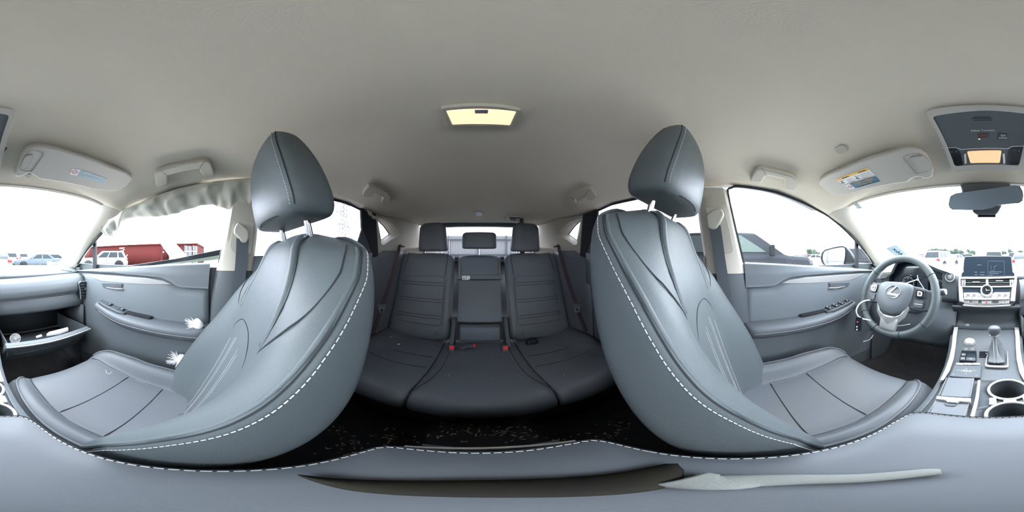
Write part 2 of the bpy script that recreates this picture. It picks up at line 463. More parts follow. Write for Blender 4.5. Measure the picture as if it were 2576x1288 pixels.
# ---- doors
belt_px = [(1872, 661), (1950, 664.5), (2024, 669), (2100, 673.5), (2151, 676), (2195, 680)]
def front_door(side, nm, label):
    X0 = -.70
    def P(px, py, x=X0):
        p = onx(px, py, x); p.x = abs(p.x) * side; return p
    root = thing(nm, (side * .70, .40, -.82), label, 'door', kind='structure')
    OUT = V((side * .03, 0, 0)); IN = V((-side, 0, 0))
    stitch = [(1876, 722), (1920, 720), (1944, 718), (1958, 711), (1972, 702), (1990, 696), (2050, 690), (2110, 686), (2180, 682.5), (2196, 682)]
    top = [P(*p) + IN * .012 for p in belt_px]; low = [P(*p) + IN * .012 for p in stitch]
    # upper padded panel
    rings = []
    tp = smooth_path(top, 3); lo = smooth_path(low, 2)
    N = 24
    def at(path, k):
        f = k / N * (len(path) - 1); i = min(int(f), len(path) - 2); return path[i] + (path[i + 1] - path[i]) * (f - i)
    for k in range(N + 1):
        a, b = at(tp, k), at(lo, k)
        rings.append([a + OUT * 1.2, a + V((side * .012, 0, .003)), a - V((0, 0, .006)) + IN * .002, a * .5 + b * .5 + IN * .006, b + IN * .003, b + V((side * .012, 0, -.004)), b + OUT])
    obj('upper_pad', MB().loft(rings), M['softtouch'], root=root, smooth=60)
    st = MB(); stitches(st, [p + IN * .004 + V((0, 0, .006)) for p in lo], .007, .0045, .0009)
    obj('stitching', st, M['thread'], root=root, kind='stuff')
    # main skin
    def skin(u, v):
        k = u * N; a = at(lo, k); z = a.z + (-.80 - a.z) * v
        x = side * (.702 - .012 * math.sin(PI * min(1, v * 2.2)) + .035 * sstep(.5, 1.0, v))
        return V((x, a.y + .02 * v * (u - .5), z))
    obj('door_skin', MB().grid(skin, 24, 16), M['softtouch'], root=root, smooth=180, solid=.01, solid_off=0)
    # trim strip
    strip = [P(1966, 713, -.690), P(1986, 704, -.690), P(2028, 697.5, -.690), P(2100, 692.5, -.690), P(2177, 688, -.690), P(2160, 698, -.690), P(2137, 706, -.690), P(2083, 710.5, -.690), P(2020, 713.5, -.690)]
    obj('trim_strip', MB().prism(strip, OUT * .5), M['trimwood'], root=root, bevel=.002)
    # release handle
    cup = round_poly([P(2083, 711, -.688), P(2087, 734, -.688), P(2118, 733, -.688), P(2134, 722, -.688), P(2139, 710, -.688)], .012)
    cu = obj('handle_cup', MB().prism(cup, OUT * .4), M['plastic'], root=root, bevel=.002)
    lev = [P(2086, 727.5, -.680), P(2105, 726.5, -.678), P(2126, 722, -.682), P(2126, 720.5, -.682), P(2105, 723.5, -.678), P(2086, 724, -.680)]
    obj('release_lever', MB().prism(lev, V((side * .006, 0, 0))), M['chrome'], parent=cu, bevel=.0012)
    lk = round_poly([P(2088, 713, -.684), P(2088, 722, -.684), P(2098, 721, -.684), P(2098, 713, -.684)], .004)
    obj('lock_knob', MB().prism(lk, V((side * .005, 0, 0))), M['plastic'], parent=cu)
    obj('lock_mark', MB().tube([P(2095.5, 714.5, -.6835), P(2096, 720, -.6835)], .0012, 5), M['inkred'], parent=cu)
    # armrest
    zt = table([(.05, -.302), (.10, -.300), (.25, -.298), (.41, -.292), (.50, -.280), (.60, -.262), (.64, -.255)])
    rings = []
    ys = [.045, .05, .07, .12, .2, .28, .36, .44, .52, .58, .61, .625]
    for i, y in enumerate(ys):
        d = .09 * min(1, .55 + .45 * sstep(.045, .07, y)) * (1 - .35 * sstep(.45, .64, y))
        z = zt(y); h = .095 * (1 - .3 * sstep(.45, .64, y))
        rings.append([V((side * x, y, zz)) for x, zz in ((.715, z + .006), (.70 - d * .5, z + .004), (.70 - d * .92, z - .002), (.70 - d, z - .014), (.70 - d, z - .035), (.70 - d * .75, z - h * .75), (.705, z - h), (.72, z - h * .5))])
    ar = obj('armrest', MB().loft(rings), M['leather2'], root=root, sub=1, smooth=180)
    st = MB(); stitches(st, [V((side * (.70 - .0925 * (1 - .35 * sstep(.45, .64, y))), y, zt(y) - .030)) for y in [.08 + .02 * i for i in range(26)]], .007, .0045, .0009)
    obj('armrest_stitching', st, M['thread'], parent=ar, kind='stuff')
    # pull recess and switch panel
    obj('pull_recess', MB().prism(round_poly([V((side * .69, .30, -.287)), V((side * .655, .30, -.287)), V((side * .655, .43, -.281)), V((side * .69, .43, -.281))], .01), (0, 0, .004)), M['rubber'], parent=ar)
    sp_poly = [(.692, .425), (.640, .425), (.632, .46), (.640, .56), (.650, .60), (.692, .61)]
    zsp = lambda y: -.276 + (y - .425) * .16
    sp = obj('switch_panel', MB().prism([V((side * x, y, zsp(y))) for x, y in sp_poly], (0, 0, -.02)), M['plastic'], root=root, bevel=.004)
    def sw(name, x, y, w, l, m='gloss'):
        mb = MB(); mb.box((side * x, y, zsp(y) + .002), (w, l, .007), Matrix.Rotation(math.atan(.16), 3, 'X'))
        obj(name, mb, M[m], parent=sp, bevel=.0012)
        mb = MB(); mb.box((side * x, y, zsp(y) + .006), (w * .45, l * .16, .0006), Matrix.Rotation(math.atan(.16), 3, 'X'))
        obj('switch_mark', mb, M['white'], parent=sp)
    if side < 0:
        sw('window_switch', .655, .452, .022, .024); sw('window_switch', .680, .452, .018, .024)
        sw('window_switch', .655, .492, .022, .024); sw('window_switch', .680, .492, .018, .024)
        sw('lock_switch', .655, .528, .018, .018); sw('lock_switch', .678, .530, .018, .018)
        sw('mirror_switch', .668, .572, .024, .026)
    else:
        sw('window_switch', .665, .455, .026, .028); sw('lock_switch', .665, .53, .03, .02)
    # divider bar and corner pane of the window
    a, b = onx(2158, 604, -.685), onx(2158, 678, -.70)
    for p in (a, b): p.x = abs(p.x) * side
    dv = MB(); dv.strap([a + V((side * .012, 0, 0)), b + V((side * .012, 0, 0))], (0, 1, 0), .024, .012)
    obj('window_divider', dv, M['rubber'], root=root)
    # black seal round the opening
    edge_px = [(1871, 661), (1850, 573), (1831, 486), (1839, 473), (1855, 469), (1887, 472), (1950, 484), (2013, 507), (2050, 525), (2087, 546), (2124, 577), (2156, 610), (2182, 639), (2198, 664)]
    pts = [onside(px, py, -.003) for px, py in edge_px]
    for i, p in enumerate(pts):
        p.x = abs(p.x) * side
        if side > 0 and i < 5: p.y -= .034
    obj('window_seal', MB().tube(smooth_path(pts, 3), .0055, 6), M['rubber'], root=root)
    return root, [p + V((side * .012, 0, 0)) for p in pts]
door_d, wpts_d = front_door(-1, 'door_1', 'driver door panel with four window switches on the armrest')
door_p, wpts_p = front_door(1, 'door_2', 'front passenger door panel under the torn curtain airbag')
def side_glass(nm, pts, label, m):
    c = sum(pts, V()) / len(pts)
    s = 1 if c.x > 0 else -1
    return obj(nm, MB().prism([p + V((s * .010, 0, 0)) for p in pts], (s * .004, 0, 0)), M[m], smooth=30, label=label, cat='window', kind='structure')
side_glass('window_2', wpts_d + [onside(2195, 680, .006)], 'clear driver door window', 'glass')
_q = [p for p in wpts_p if p.y > .60] + [onside(2160, 678, .006), onside(2195, 680, .006)]
_q = [V((abs(p.x), p.y, p.z)) for p in _q]
_q = sorted(_q, key=lambda p: math.atan2(p.z - .02, p.y - .72))
side_glass('window_8', _q, 'small fixed corner pane ahead of the passenger window opening', 'glass')
# bent outer belt moulding of the passenger door, rising to the rear
bm_ = [onx(240, 676, .735), onx(330, 667, .735), onx(440, 651, .735), onx(556, 627, .735), onx(556, 642, .735), onx(440, 661, .735), onx(330, 673, .735), onx(240, 679, .735)]
om = obj('outer_belt_moulding', MB().prism(bm_, (.02, 0, 0)), M['gloss'], root=door_p, bevel=.002)
gm = [onx(380, 668, .725), onx(470, 656, .725), onx(556, 641, .725), onx(556, 652, .725), onx(470, 662, .725), onx(380, 671, .725)]
obj('inner_door_edge', MB().prism(gm, (.008, 0, 0)), mat('green_grey_door_metal', (.20, .24, .20), .5), root=door_p)

def rear_door(side, nm, label, wn, wlabel):
    root = thing(nm, (side * .69, -.45, -.80), label, 'door', kind='structure')
    def S(y, z, off=0): return V((side * xside(y, z, off), y, z))
    zb = lambda y: .000 - .03 * (y + .15)
    mb = MB().grid(lambda u, v: S(-.13 - .74 * u, zb(-.13 - .74 * u) + (-.80 - zb(-.13 - .74 * u)) * v, -.012 * math.sin(PI * min(1, v * 3))), 12, 10)
    obj('door_skin', mb, M['softtouch'], root=root, smooth=180, solid=.012)
    rings = [[V((side * x, y, z)) for x, z in ((.71, -.27), (.64, -.27), (.615, -.285), (.62, -.33), (.71, -.36))] for y in (-.16, -.2, -.3, -.4, -.5, -.55)]
    obj('armrest', MB().loft(rings), M['leather2'], root=root, sub=1, smooth=180)
    # window frame bar and dark quarter panel
    fp = [S(-.70, .290, .012), S(-.84, .275, .012), S(-.95, -.02, .012), S(-.80, -.02, .012)]
    obj('window_frame', MB().prism(fp, (-side * .015, 0, 0)), M['rubber'], root=root, bevel=.003)
    qp = [S(-.735, .17, .002), S(-.86, .02, .002), S(-.70, .01, .002)]
    obj('corner_panel', MB().prism(qp, (-side * .01, 0, 0)), M['plastic'], root=root, bevel=.003)
    tp = [S(y, Ze(y) - .004, .01) for y in (-.14, -.3, -.46, -.6, -.68, -.715)]
    obj('window_seal', MB().tube(tp + [S(-.76, .25, .01), S(-.86, .01, .01)], .007, 6), M['rubber'], root=root)
    pane = [S(-.12, 0, .014)] + [S(y, Ze(y) + .03, .014) for y in (-.12, -.3, -.46, -.6, -.70)] + [S(-.80, .27, .014), S(-.82, .20, .014), S(-.87, 0, .014)]
    side_glass(wn, pane, wlabel, 'privacy')
    return root
rear_door(-1, 'door_3', 'rear door panel behind the driver seat', 'window_3', 'tinted rear door window behind the driver seat')
rear_door(1, 'door_4', 'rear door panel behind the passenger seat', 'window_4', 'tinted rear door window behind the passenger seat')
# lower sills and kick panels closing the sides
for side, nm, lb in ((-1, 'trim_12', 'dark sill and footwell side panel on the driver side'), (1, 'trim_13', 'dark sill and footwell side panel on the passenger side')):
    mb = MB(); mb.box((side * .735, -.25, -.60), (.02, 3.1, 1.1)); mb.box((side * .72, 1.0, -.5), (.03, .36, .85))
    obj(nm, mb, M['plastic'], label=lb, cat='trim', kind='structure')
# dark side pads between rear seat and rear doors
for side, nm, lb in ((1, 'trim_14', 'padded dark wheel arch side trim beside the rear seat, passenger side'), (-1, 'trim_15', 'padded dark wheel arch side trim beside the rear seat, driver side')):
    def sp_(u, v):
        z = -.62 + .66 * v
        yfr = -.80 - .10 * v + .03 * math.sin(v * PI); yre = -1.28
        y = yfr + (yre - yfr) * u
        x = .675 - .075 * sstep(0, 1, u) - .015 * math.sin(PI * u) + .01 * v
        return V((side * x, y, z))
    obj(nm, MB().grid(sp_, 10, 12), M['leather2'], smooth=180, solid=.015, label=lb, cat='trim', kind='structure')

# ================================================================== front seats
HWB = table([(0, .205), (.08, .228), (.2, .243), (.35, .245), (.5, .243), (.65, .241), (.78, .236), (.88, .222), (.94, .200), (.98, .165), (1.0, .12)])
EDG = table([(0, .085), (.15, .090), (.3, .084), (.46, .060), (.55, .040), (.68, .020), (.76, .004), (.85, -.026), (.925, -.050), (1, -.060)])   # bolster edge, forward of the middle
RER = table([(0, -.02), (.2, -.035), (.44, -.058), (.64, -.082), (.87, -.086), (.95, -.082), (1, -.075)])   # rear edge of the side panel
def front_seat(side, nm, label, yb, zb, rec, L, dz_c, y_shift, hr_y, hr_z, hr_lift):
    XC = side * .375
    th = math.radians(rec)
    U = V((0, -math.sin(th), math.cos(th))); N = V((0, math.cos(th), math.sin(th)))
    Bp = V((XC, yb, zb))
    root = thing(nm, (XC, .2 + y_shift, -.87), label, 'car seat', 'front bucket seats')
    def wf(a, f):
        a_ = abs(a)
        e = EDG(f); k = sstep(.45, .86, a_) if e > 0 else sstep(.30, 1.0, a_)
        return e * k + .012 * sstep(.42, .80, a_) * sstep(.9, .5, f) + .012 * (1 - a_ * a_) * math.sin(PI * min(1, f * 1.25)) - .012 * sstep(.90, 1.0, a_) - .040 * sstep(.90, 1.0, f) ** 2
    def S(a, f, off=0.0):
        """Point on the front face: a across (-1 outboard .. 1 inboard), f up."""
        x = -side * a * HWB(f)
        return Bp + V((x, 0, 0)) + U * (L * f) + N * (wf(a, f) + off)
    fs = [0, .015, .05, .1, .17, .25, .33, .41, .49, .57, .65, .72, .79, .85, .9, .94, .97, .99, 1.0]
    aa = [-1, -.97, -.9, -.82, -.72, -.6, -.48, -.34, -.18, 0, .18, .34, .48, .6, .72, .82, .9, .97, 1]
    rings = []
    for f in fs:
        hw = HWB(f); D = RER(f); r = [S(a, f) for a in aa]
        w1 = wf(1, f)
        mk = lambda a, w: Bp + V((-side * a * hw, 0, 0)) + U * (L * f) + N * w
        r += [mk(1.012, w1 * .8 + D * .2), mk(1.012, w1 * .35 + D * .65), mk(1.0, w1 * .08 + D * .92), mk(.95, D - .012), mk(.7, D - .035), mk(.3, D - .042), mk(-.3, D - .042), mk(-.7, D - .035), mk(-.95, D - .012), mk(-1.0, w1 * .08 + D * .92), mk(-1.012, w1 * .35 + D * .65), mk(-1.012, w1 * .8 + D * .2)]
        rings.append(r)
    back = obj('backrest', MB().loft(rings), M['leather'], root=root, sub=1, smooth=180)
    # seams, piped ridges and contrast stitching on the backrest
    def path(pts, off=.0): return [S(a, f, off) for a, f in [(p.x, p.y) for p in smooth_path([V((a, f, 0)) for a, f in pts], 6)]]
    sm = MB(); rgs = []; stc = MB()
    for m in (1, -1):
        p = path([(m * .44, .975), (m * .49, .90), (m * .545, .82), (m * .565, .74), (m * .555, .66)])
        sm.tube(p, .0013, 5)
        p2 = path([(m * .37, .970), (m * .43, .90), (m * .49, .82), (m * .51, .74), (m * .49, .66)], -.004)
        rgs.append(MB()); rgs[-1].tube(p2, [.003] + [.0085] * (len(p2) - 2) + [.003], 8)
        sm.tube(path([(m * .86, .955), (m * .88, .88), (m * .83, .80), (m * .70, .72), (m * .56, .66)]), .0013, 5)
        sm.tube(path([(m * .46, .54), (m * .47, .42), (m * .46, .25), (m * .42, .06)]), .0013, 5)
        sm.tube(path([(m * .555, .66), (m * .50, .60), (m * .46, .54)]), .0013, 5)
        edge = path([(m * .965, .955), (m * .985, .90), (m * .985, .8), (m * .985, .6), (m * .985, .4), (m * .985, .2), (m * .985, .05)], .0005)
        sm.tube(edge, .0015, 5)
        sd = [p + V((-side * m * .0062, 0, 0)) - N * .0085 for p in edge]
        stitches(stc, sd, .0088, .0062, .0009)
        rgs.append(MB()); rgs[-1].tube([p + V((side * m * .007, 0, 0)) + N * .0005 for p in edge], .0042, 6)
    sm.tube(path([(-.46, .54), (-.36, .605), (-.2, .645), (0, .655), (.2, .645), (.36, .605), (.46, .54)]), .0013, 5)
    for a in (-.30, -.12, -.07, .13, .18):
        stitches(stc, path([(a, .60 - abs(a) * .2), (a, .3), (a * .95, .06)], .0003), .0055, .0042, .0007)
        sm.tube(path([(a, .60 - abs(a) * .2), (a, .3), (a * .95, .06)], -.001), .0013, 4)
    obj('seam', sm, M['seam'], parent=back, kind='stuff'); obj('stitching', stc, M['thread'], parent=back, kind='stuff')
    for r_ in rgs: obj('piped_ridge', r_, M['leather'], parent=back, smooth=180)
    # ---- cushion
    ys = [.06, .07, .10, .16, .22, .28, .34, .40, .46, .50, .525, .54, .548]
    ztop = table([(.06, -.572), (.16, -.575), (.28, -.560), (.40, -.532), (.48, -.515), (.51, -.517), (.53, -.530), (.54, -.548), (.548, -.575)])
    zbot = table([(.06, -.70), (.40, -.70), (.50, -.69), (.53, -.665), (.548, -.62)])
    CB = table([(.06, .068), (.2, .072), (.34, .062), (.46, .038), (.52, .016), (.55, 0)])
    CW = table([(.06, .225), (.15, .24), (.35, .25), (.48, .245), (.53, .225), (.548, .195)])
    def C(a, y, off=0.0):
        a_ = abs(a); x = -side * a * CW(y)
        z = ztop(y) + CB(y) * sstep(.60, .78, a_) - .034 * sstep(.86, 1.0, a_) - .006 * math.exp(-((a_ - .61) / .035) ** 2) + dz_c - .008 * (1 - (a / .6) ** 2 if a_ < .6 else 0)
        return V((XC + x, y + y_shift, z + off))
    aa = [-1, -.96, -.9, -.83, -.76, -.70, -.65, -.61, -.57, -.45, -.25, 0, .25, .45, .57, .61, .65, .70, .76, .83, .9, .96, 1]
    rings = []
    for y in ys:
        r = [C(a, y) for a in aa]; b = zbot(y) + dz_c
        mk = lambda a, z: V((XC - side * a * CW(y), y + y_shift, z))
        t = r[-1].z
        r += [mk(1.01, t - .03), mk(1.0, (t + b) / 2 - .02), mk(.95, b), mk(.4, b), mk(-.4, b), mk(-.95, b), mk(-1.0, (t + b) / 2 - .02), mk(-1.01, t - .03)]
        rings.append(r)
    cu = obj('seat_cushion', MB().loft(rings), M['leather2'], root=root, sub=1, smooth=180)
    cp = lambda pts, off=0: [C(p.x, p.y, off) for p in smooth_path([V((a, y, 0)) for a, y in pts], 5)]
    sm = MB()
    for m in (1, -1):
        sm.tube(cp([(m * .61, .08), (m * .61, .2), (m * .61, .34), (m * .61, .44), (m * .62, .515)], .0025), .0016, 5)
        e = cp([(m * .90, .10), (m * .90, .22), (m * .89, .34), (m * .87, .44), (m * .80, .505), (m * .72, .525)], .0008)
        sm.tube(e, .0020, 5); rg = MB(); rg.tube([p - V((0, 0, .002)) for p in e], .0042, 6); obj('piped_ridge', rg, M['leather2'], parent=cu, smooth=180)
    for yy in (.325, .19):
        sm.tube(cp([(-.60, yy), (-.3, yy + .004), (0, yy + .006), (.3, yy + .004), (.60, yy)], .0008), .0016, 5)
    obj('seam', sm, M['seam'], parent=cu, kind='stuff')
    # side shield and rail under the cushion
    for m in (1, -1):
        sh = MB(); sh.box((XC + side * m * .232, .27 + y_shift, -.74 + dz_c), (.022, .46, .11))
        obj('side_shield', sh, M['plastic'], root=root, bevel=.008)
        rl = MB(); rl.box((XC + side * m * .17, .25 + y_shift, -.825), (.045, .56, .085))
        obj('seat_rail', rl, M['plastic'], root=root, bevel=.006)
    # ---- headrest
    hz = [0, .004, .014, .035, .07, .115, .155, .190, .208, .219, .224]
    HWd = table([(0, .118), (.004, .128), (.014, .136), (.035, .138), (.07, .134), (.115, .126), (.155, .114), (.190, .101), (.208, .090), (.219, .074), (.224, .050)])
    FY = table([(0, .026), (.014, .040), (.05, .050), (.10, .058), (.15, .060), (.19, .055), (.21, .048), (.224, .040)])
    BY = table([(0, -.054), (.004, -.062), (.014, -.066), (.035, -.065), (.09, -.048), (.15, -.024), (.20, -.004), (.215, .004), (.224, .012)])
    Hc = V((XC, hr_y, hr_z))
    rings = []; seamp = {1: [], -1: []}
    for h in hz:
        hw, fy, by = HWd(h), FY(h), BY(h)
        r = []
        for (a, b) in ((-1.0, .35), (-.955, .72), (-.80, .93), (0, 1.10), (.80, .93), (.955, .72), (1.0, .35), (1.0, -.3), (.985, -.75), (.92, -.95), (.75, -1.0), (0, -1.03), (-.75, -1.0), (-.92, -.95), (-.985, -.75), (-1.0, -.3)):
            yc, yh = (fy + by) / 2, (fy - by) / 2
            r.append(Hc + V((hw * a, yc + yh * b, h * 1.0)))
        rings.append(r)
        if h > .012:
            for m, i in ((1, 5), (-1, 1)): seamp[m].append(r[i] + V((-m * .0022, -.0022, 0)))
    hr = obj('headrest', MB().loft(rings), M['leather'], root=root, sub=1, smooth=180)
    sm = MB(); stc = MB()
    for m in (1, -1):
        pp = smooth_path(seamp[m], 5); sm.tube(pp, .0013, 5); stitches(stc, [p + V((-m * .007, .0052, 0)) for p in pp], .006, .0042, .0008)
    # underside panel seam
    us = [Hc + V((.118 * math.cos(k / 24 * 2 * PI), -.012 + .052 * math.sin(k / 24 * 2 * PI), .006)) for k in range(24)]
    sm.tube(us, .0014, 5, True)
    obj('seam', sm, M['seam'], parent=hr, kind='stuff'); obj('stitching', stc, M['thread'], parent=hr, kind='stuff')
    topc = Bp + U * (L * .985) + N * (-.050)
    for m in (1, -1):
        pt = MB(); pt.tube([topc + V((m * .07, 0, -.05)), V((XC + m * .07, hr_y - .02, hr_z + .05))], .0075, 12)
        obj('headrest_post', pt, M['chrome'], root=root)
        co = MB(); co.lathe(topc + V((m * .07, 0, -.002)), (0, 0, 1), [(.014, -.02), (.014, .0), (.010, .004)], 16)
        obj('post_sleeve', co, M['plastic'], root=root)
    return root, S, C
seat_p, SP, CP_ = front_seat(1, 'front_seat', 'black leather front passenger seat with torn side airbag seam', .10, -.605, 20.0, .718, 0, 0, -.135, .072, 0)
seat_d, SD, CD_ = front_seat(-1, 'front_seat', 'black leather driver seat facing the steering wheel', .035, -.575, 14.6, .727, .03, -.067, -.140, .126, 0)

# ================================================================== rear seat
rear = thing('rear_bench_seat', (0, -.75, -.66), 'dark leather rear bench seat with three headrests and fold-down armrest', 'car seat')
prof = [(-1.09, -.605), (-.98, -.600), (-.88, -.592), (-.79, -.588), (-.73, -.580), (-.67, -.578), (-.60, -.566), (-.52, -.552), (-.47, -.552), (-.44, -.562), (-.420, -.59), (-.418, -.62), (-.425, -.655), (-.47, -.675), (-1.09, -.675)]
def bench_section(x0, x1, bulge):
    rings = []
    xs = [x0, x0 + .004, x0 + .02] + [x0 + (x1 - x0) * k / 8 for k in range(1, 8)] + [x1 - .02, x1 - .004, x1]
    for x in xs:
        e = min(x - x0, x1 - x); k = .010 * (1 - sstep(0, .022, e))
        t = (x - x0) / (x1 - x0)
        r = []
        for i, (y, z) in enumerate(prof):
            dz = bulge * math.sin(PI * t) if i < 10 else 0
            yy = y + (bulge * 1.2 * math.sin(PI * t) if 8 <= i <= 12 else 0) - (.02 * sstep(.35, .64, abs(x)) if i > 6 and i < 13 else 0)
            up = (.055 * sstep(.48, .60, abs(x)) * (1 - sstep(-.80, -.62, y))) if i < 9 else 0
            r.append(V((x, yy - (k if 9 <= i <= 13 else 0), z + dz + up - (k if i < 10 else 0))))
        rings.append(r)
    return MB().loft(rings)
for x0, x1, bg in ((.222, .64, .004), (-.220, .220, .008), (-.64, -.222, .004)):
    obj('seat_cushion', bench_section(x0, x1, bg), M['leather2'], root=rear, sub=1, smooth=180)
def bz(y):
    return table([(a, b) for a, b in prof[:11]])(y)
sm = MB()
for s in (1, -1):
    for yy in (-.79, -.67):
        sm.tube([V((s * (.235 + (.54 - .235) * k / 10), yy + .012 * math.sin(PI * k / 10), bz(yy) + .004 * math.sin(PI * (.03 + .9 * k / 10)) + .0035 + .02 * sstep(.48, .60, .235 + .305 * k / 10))) for k in range(11)], .0015, 5)
    # curved seam of the centre place
    pts = smooth_path([V((s * .165, -1.0, 0)), V((s * .165, -.82, 0)), V((s * .17, -.66, 0)), V((s * .185, -.55, 0)), V((s * .205, -.49, 0)), V((s * .218, -.455, 0))], 4)
    sm.tube([V((p.x, p.y, bz(p.y) + .008 * math.sin(PI * (p.x + .22) / .44) + .0015)) for p in pts], .0013, 5)
obj('cushion_seam', sm, M['seam'], root=rear, kind='stuff')
# fabric covered riser under the cushion
rs = MB(); rs.grid(lambda u, v: V((-.66 + 1.32 * u, -.455 - .05 * v, -.66 - .21 * v)), 4, 3)
obj('riser', rs, M['carpet'], root=rear, solid=.02)

UR = V((0, -.339, .941)); NR = V((0, .941, .339)); R0 = V((0, -1.0, -.58))
def RB(x, s, w=0.0): return R0 + V((x, 0, 0)) + UR * s + NR * w
def onback(px, py, w=0.0): return onp(px, py, R0 + NR * w, NR)
def back_pad(xi0, xi1, xo0, xo1, s0, s1, crown, bol, th=.09):
    """One backrest section: inner/outer edge x at bottom and top."""
    rings = []
    n = 12
    for i in range(n + 1):
        t = i / n; e = 0
        ss = s0 + (s1 - s0) * t
        rr = min(t, 1 - t) * (s1 - s0); e = 1 - sstep(0, .035, rr)
        xi = xi0 + (xi1 - xi0) * t; xo = xo0 + (xo1 - xo0) * t
        r = []
        for a in (0, .02, .06, .12, .2, .32, .5, .68, .80, .88, .94, .98, 1.0):
            w = crown * math.sin(PI * a) + bol * sstep(.72, .9, a) * (1 - sstep(.93, 1.0, a)) + bol * .4 * (1 - sstep(.02, .14, a)) - .03 * (1 - sstep(0, .05, a)) - .035 * sstep(.94, 1, a) - .03 * e
            r.append(RB(xi + (xo - xi) * a, ss, w))
        r += [RB(xo, ss, -th), RB(xi, ss, -th)]
        rings.append(r)
    return MB().loft(rings)
def rear_back(side):
    f = lambda *p: [side * q for q in p]
    xi0, xi1, xo0, xo1 = f(.185, .185, .645, .635)
    b = obj('backrest', back_pad(xi0, xi1, xo0, xo1, -.02, .655, .020, .028), M['leather2'], root=rear, sub=1, smooth=180)
    # lower insert panel with paired horizontal seams
    ip = [RB(side * x, s, .012) for x, s in ((.245, .10), (.245, .455), (.57, .455), (.60, .10))]
    pl = obj('insert_panel', MB().prism(round_poly(ip, .03, 5), NR * .014), M['leather2'], parent=b, bevel=.008, bseg=3)
    sm = MB()
    for s in (.405, .385, .285, .265, .17, .15):
        sm.tube([RB(side * (.25 + (.575 + .02 * (.45 - s) - .25) * k / 8), s, .0275) for k in range(9)], .0015, 5)
    obj('seam', sm, M['seam'], parent=b, kind='stuff')
    tp = MB(); tp.tube([RB(side * x, s, .020) for x, s in ((.245, .46), (.235, .55), (.232, .64))], .002, 5); tp.tube([RB(side * x, s, .028) for x, s in ((.57, .46), (.555, .55), (.54, .64))], .002, 5)
    obj('panel_seam', tp, M['seam'], parent=b, kind='stuff')
    for x, s in ((.60, .07), (.27, .045)):
        bt = MB(); bt.lathe(RB(side * x, s, .026 if x > .5 else .017), NR, [(.014, -.004), (.014, .003), (.009, .006), (.004, .0045)], 16)
        obj('anchor_cover', bt, M['plastic'], parent=b)
    return b
for s in (1, -1): rear_back(s)
# centre section: upper pad, folding armrest, lower flap
up = back_pad(-.150, -.165, .150, .165, .44, .635, .012, 0, .08)
obj('centre_pad', up, M['leather2'], root=rear, sub=1, smooth=180)
ar = obj('fold_down_armrest', MB().loft([[RB(x * k, s, w) for x, s, w in ((-.145, .135, .0), (-.145, .135, .03), (-.14, .14, .038), (-.14, .425, .034), (-.145, .43, .028), (-.145, .43, 0))] for k in (-1.0, -.96, 0, .96, 1.0)]), M['leather2'], root=rear, smooth=50, bevel=.008)
st_ = MB(); st_.loft([[RB(x, s, w) for s, w in ((.432, .02), (.432, .040), (.462, .040), (.462, .02))] for x in (-.155, -.05, .05, .155)])
pull = obj('pull_strap', st_, M['leather2'], parent=ar, bevel=.002)
tg = obj('strap_label', MB().prism(round_poly([onback(1163, 694, .041), onback(1182, 694, .041), onback(1182, 704, .041), onback(1163, 704, .041)], .004), NR * .0012), M['white'], parent=ar)
im = MB()
for k, (x0, x1, y0, y1) in enumerate(((1165, 1167, 695.5, 697), (1170.5, 1175.5, 695.4, 696.6), (1178, 1180, 695.5, 697), (1166, 1168.5, 698.5, 702.5), (1172, 1173.5, 697.6, 702.5), (1175.5, 1176.5, 699, 701), (1178, 1180, 701.5, 703))):
    im.prism([onback(x0, y0, .0423), onback(x1, y0, .0423), onback(x1, y1, .0423), onback(x0, y1, .0423)], NR * .0004)
obj('label_print', im, M['ink'], parent=ar, kind='stuff')
fl = MB(); fl.loft([[RB(x * k, s, w) for x, s, w in ((-.128, .0, -.03), (-.128, .002, .012), (-.124, .012, .022), (-.124, .10, .028), (-.128, .112, .02), (-.128, .12, -.03))] for k in (-1.0, -.95, 0, .95, 1.0)])
obj('lower_flap', fl, M['leather2'], root=rear, smooth=50, bevel=.008)
for s in (1, -1):
    pz_ = MB(); pz_.loft([[RB(s * x, ss, w) for x, w in ((.150, -.04), (.150, w0), (.178, w0), (.182, -.04))] for ss, w0 in ((-.03, .10), (.0, .085), (.05, .06), (.10, .045), (.14, .035), (.17, .02))])
    obj('hinge_cover', pz_, M['plastic'], root=rear, bevel=.006)
# rear headrests
def rear_headrest(xc, yc, z0, w, h, taper, posts, rd=1.0):
    hz = [0, .02, .06, .12, .2, .3, .45, .6, .75, .88, .95, .985, 1.0]
    rings = []
    for t in hz:
        hw = w / 2 * (1 - taper * t) * (1 - .09 * (1 - sstep(0, .07, t)) - .35 * rd * sstep(.88, 1.02, t))
        d = .055 * (1 - .35 * t) * (1 - .12 * (1 - sstep(0, .06, t)) - .4 * sstep(.9, 1.02, t))
        yy = yc + .02 * t
        r = [V((xc + hw * a, yy + d * b, z0 + h * t)) for a, b in ((-1, 0), (-.95, .55), (-.7, .92), (0, 1), (.7, .92), (.95, .55), (1, 0), (.95, -.6), (.7, -.95), (0, -1), (-.7, -.95), (-.95, -.6))]
        rings.append(r)
    hr = obj('headrest', MB().loft(rings), M['leather2'], root=rear, sub=1, smooth=180)
    for px_ in posts:
        p = MB(); p.tube([V((xc + px_, yc - .01, z0 + .03)), V((xc + px_, yc - .01, z0 - .10))], .006, 10)
        obj('headrest_post', p, M['chrome'], parent=hr)
    return hr
rear_headrest(.362, -1.25, .036, .25, .226, .17, (-.07, .07))
rear_headrest(-.362, -1.25, .034, .25, .226, .17, (-.07, .07))
rear_headrest(.0, -1.28, .056, .275, .128, .03, (0,), .5)

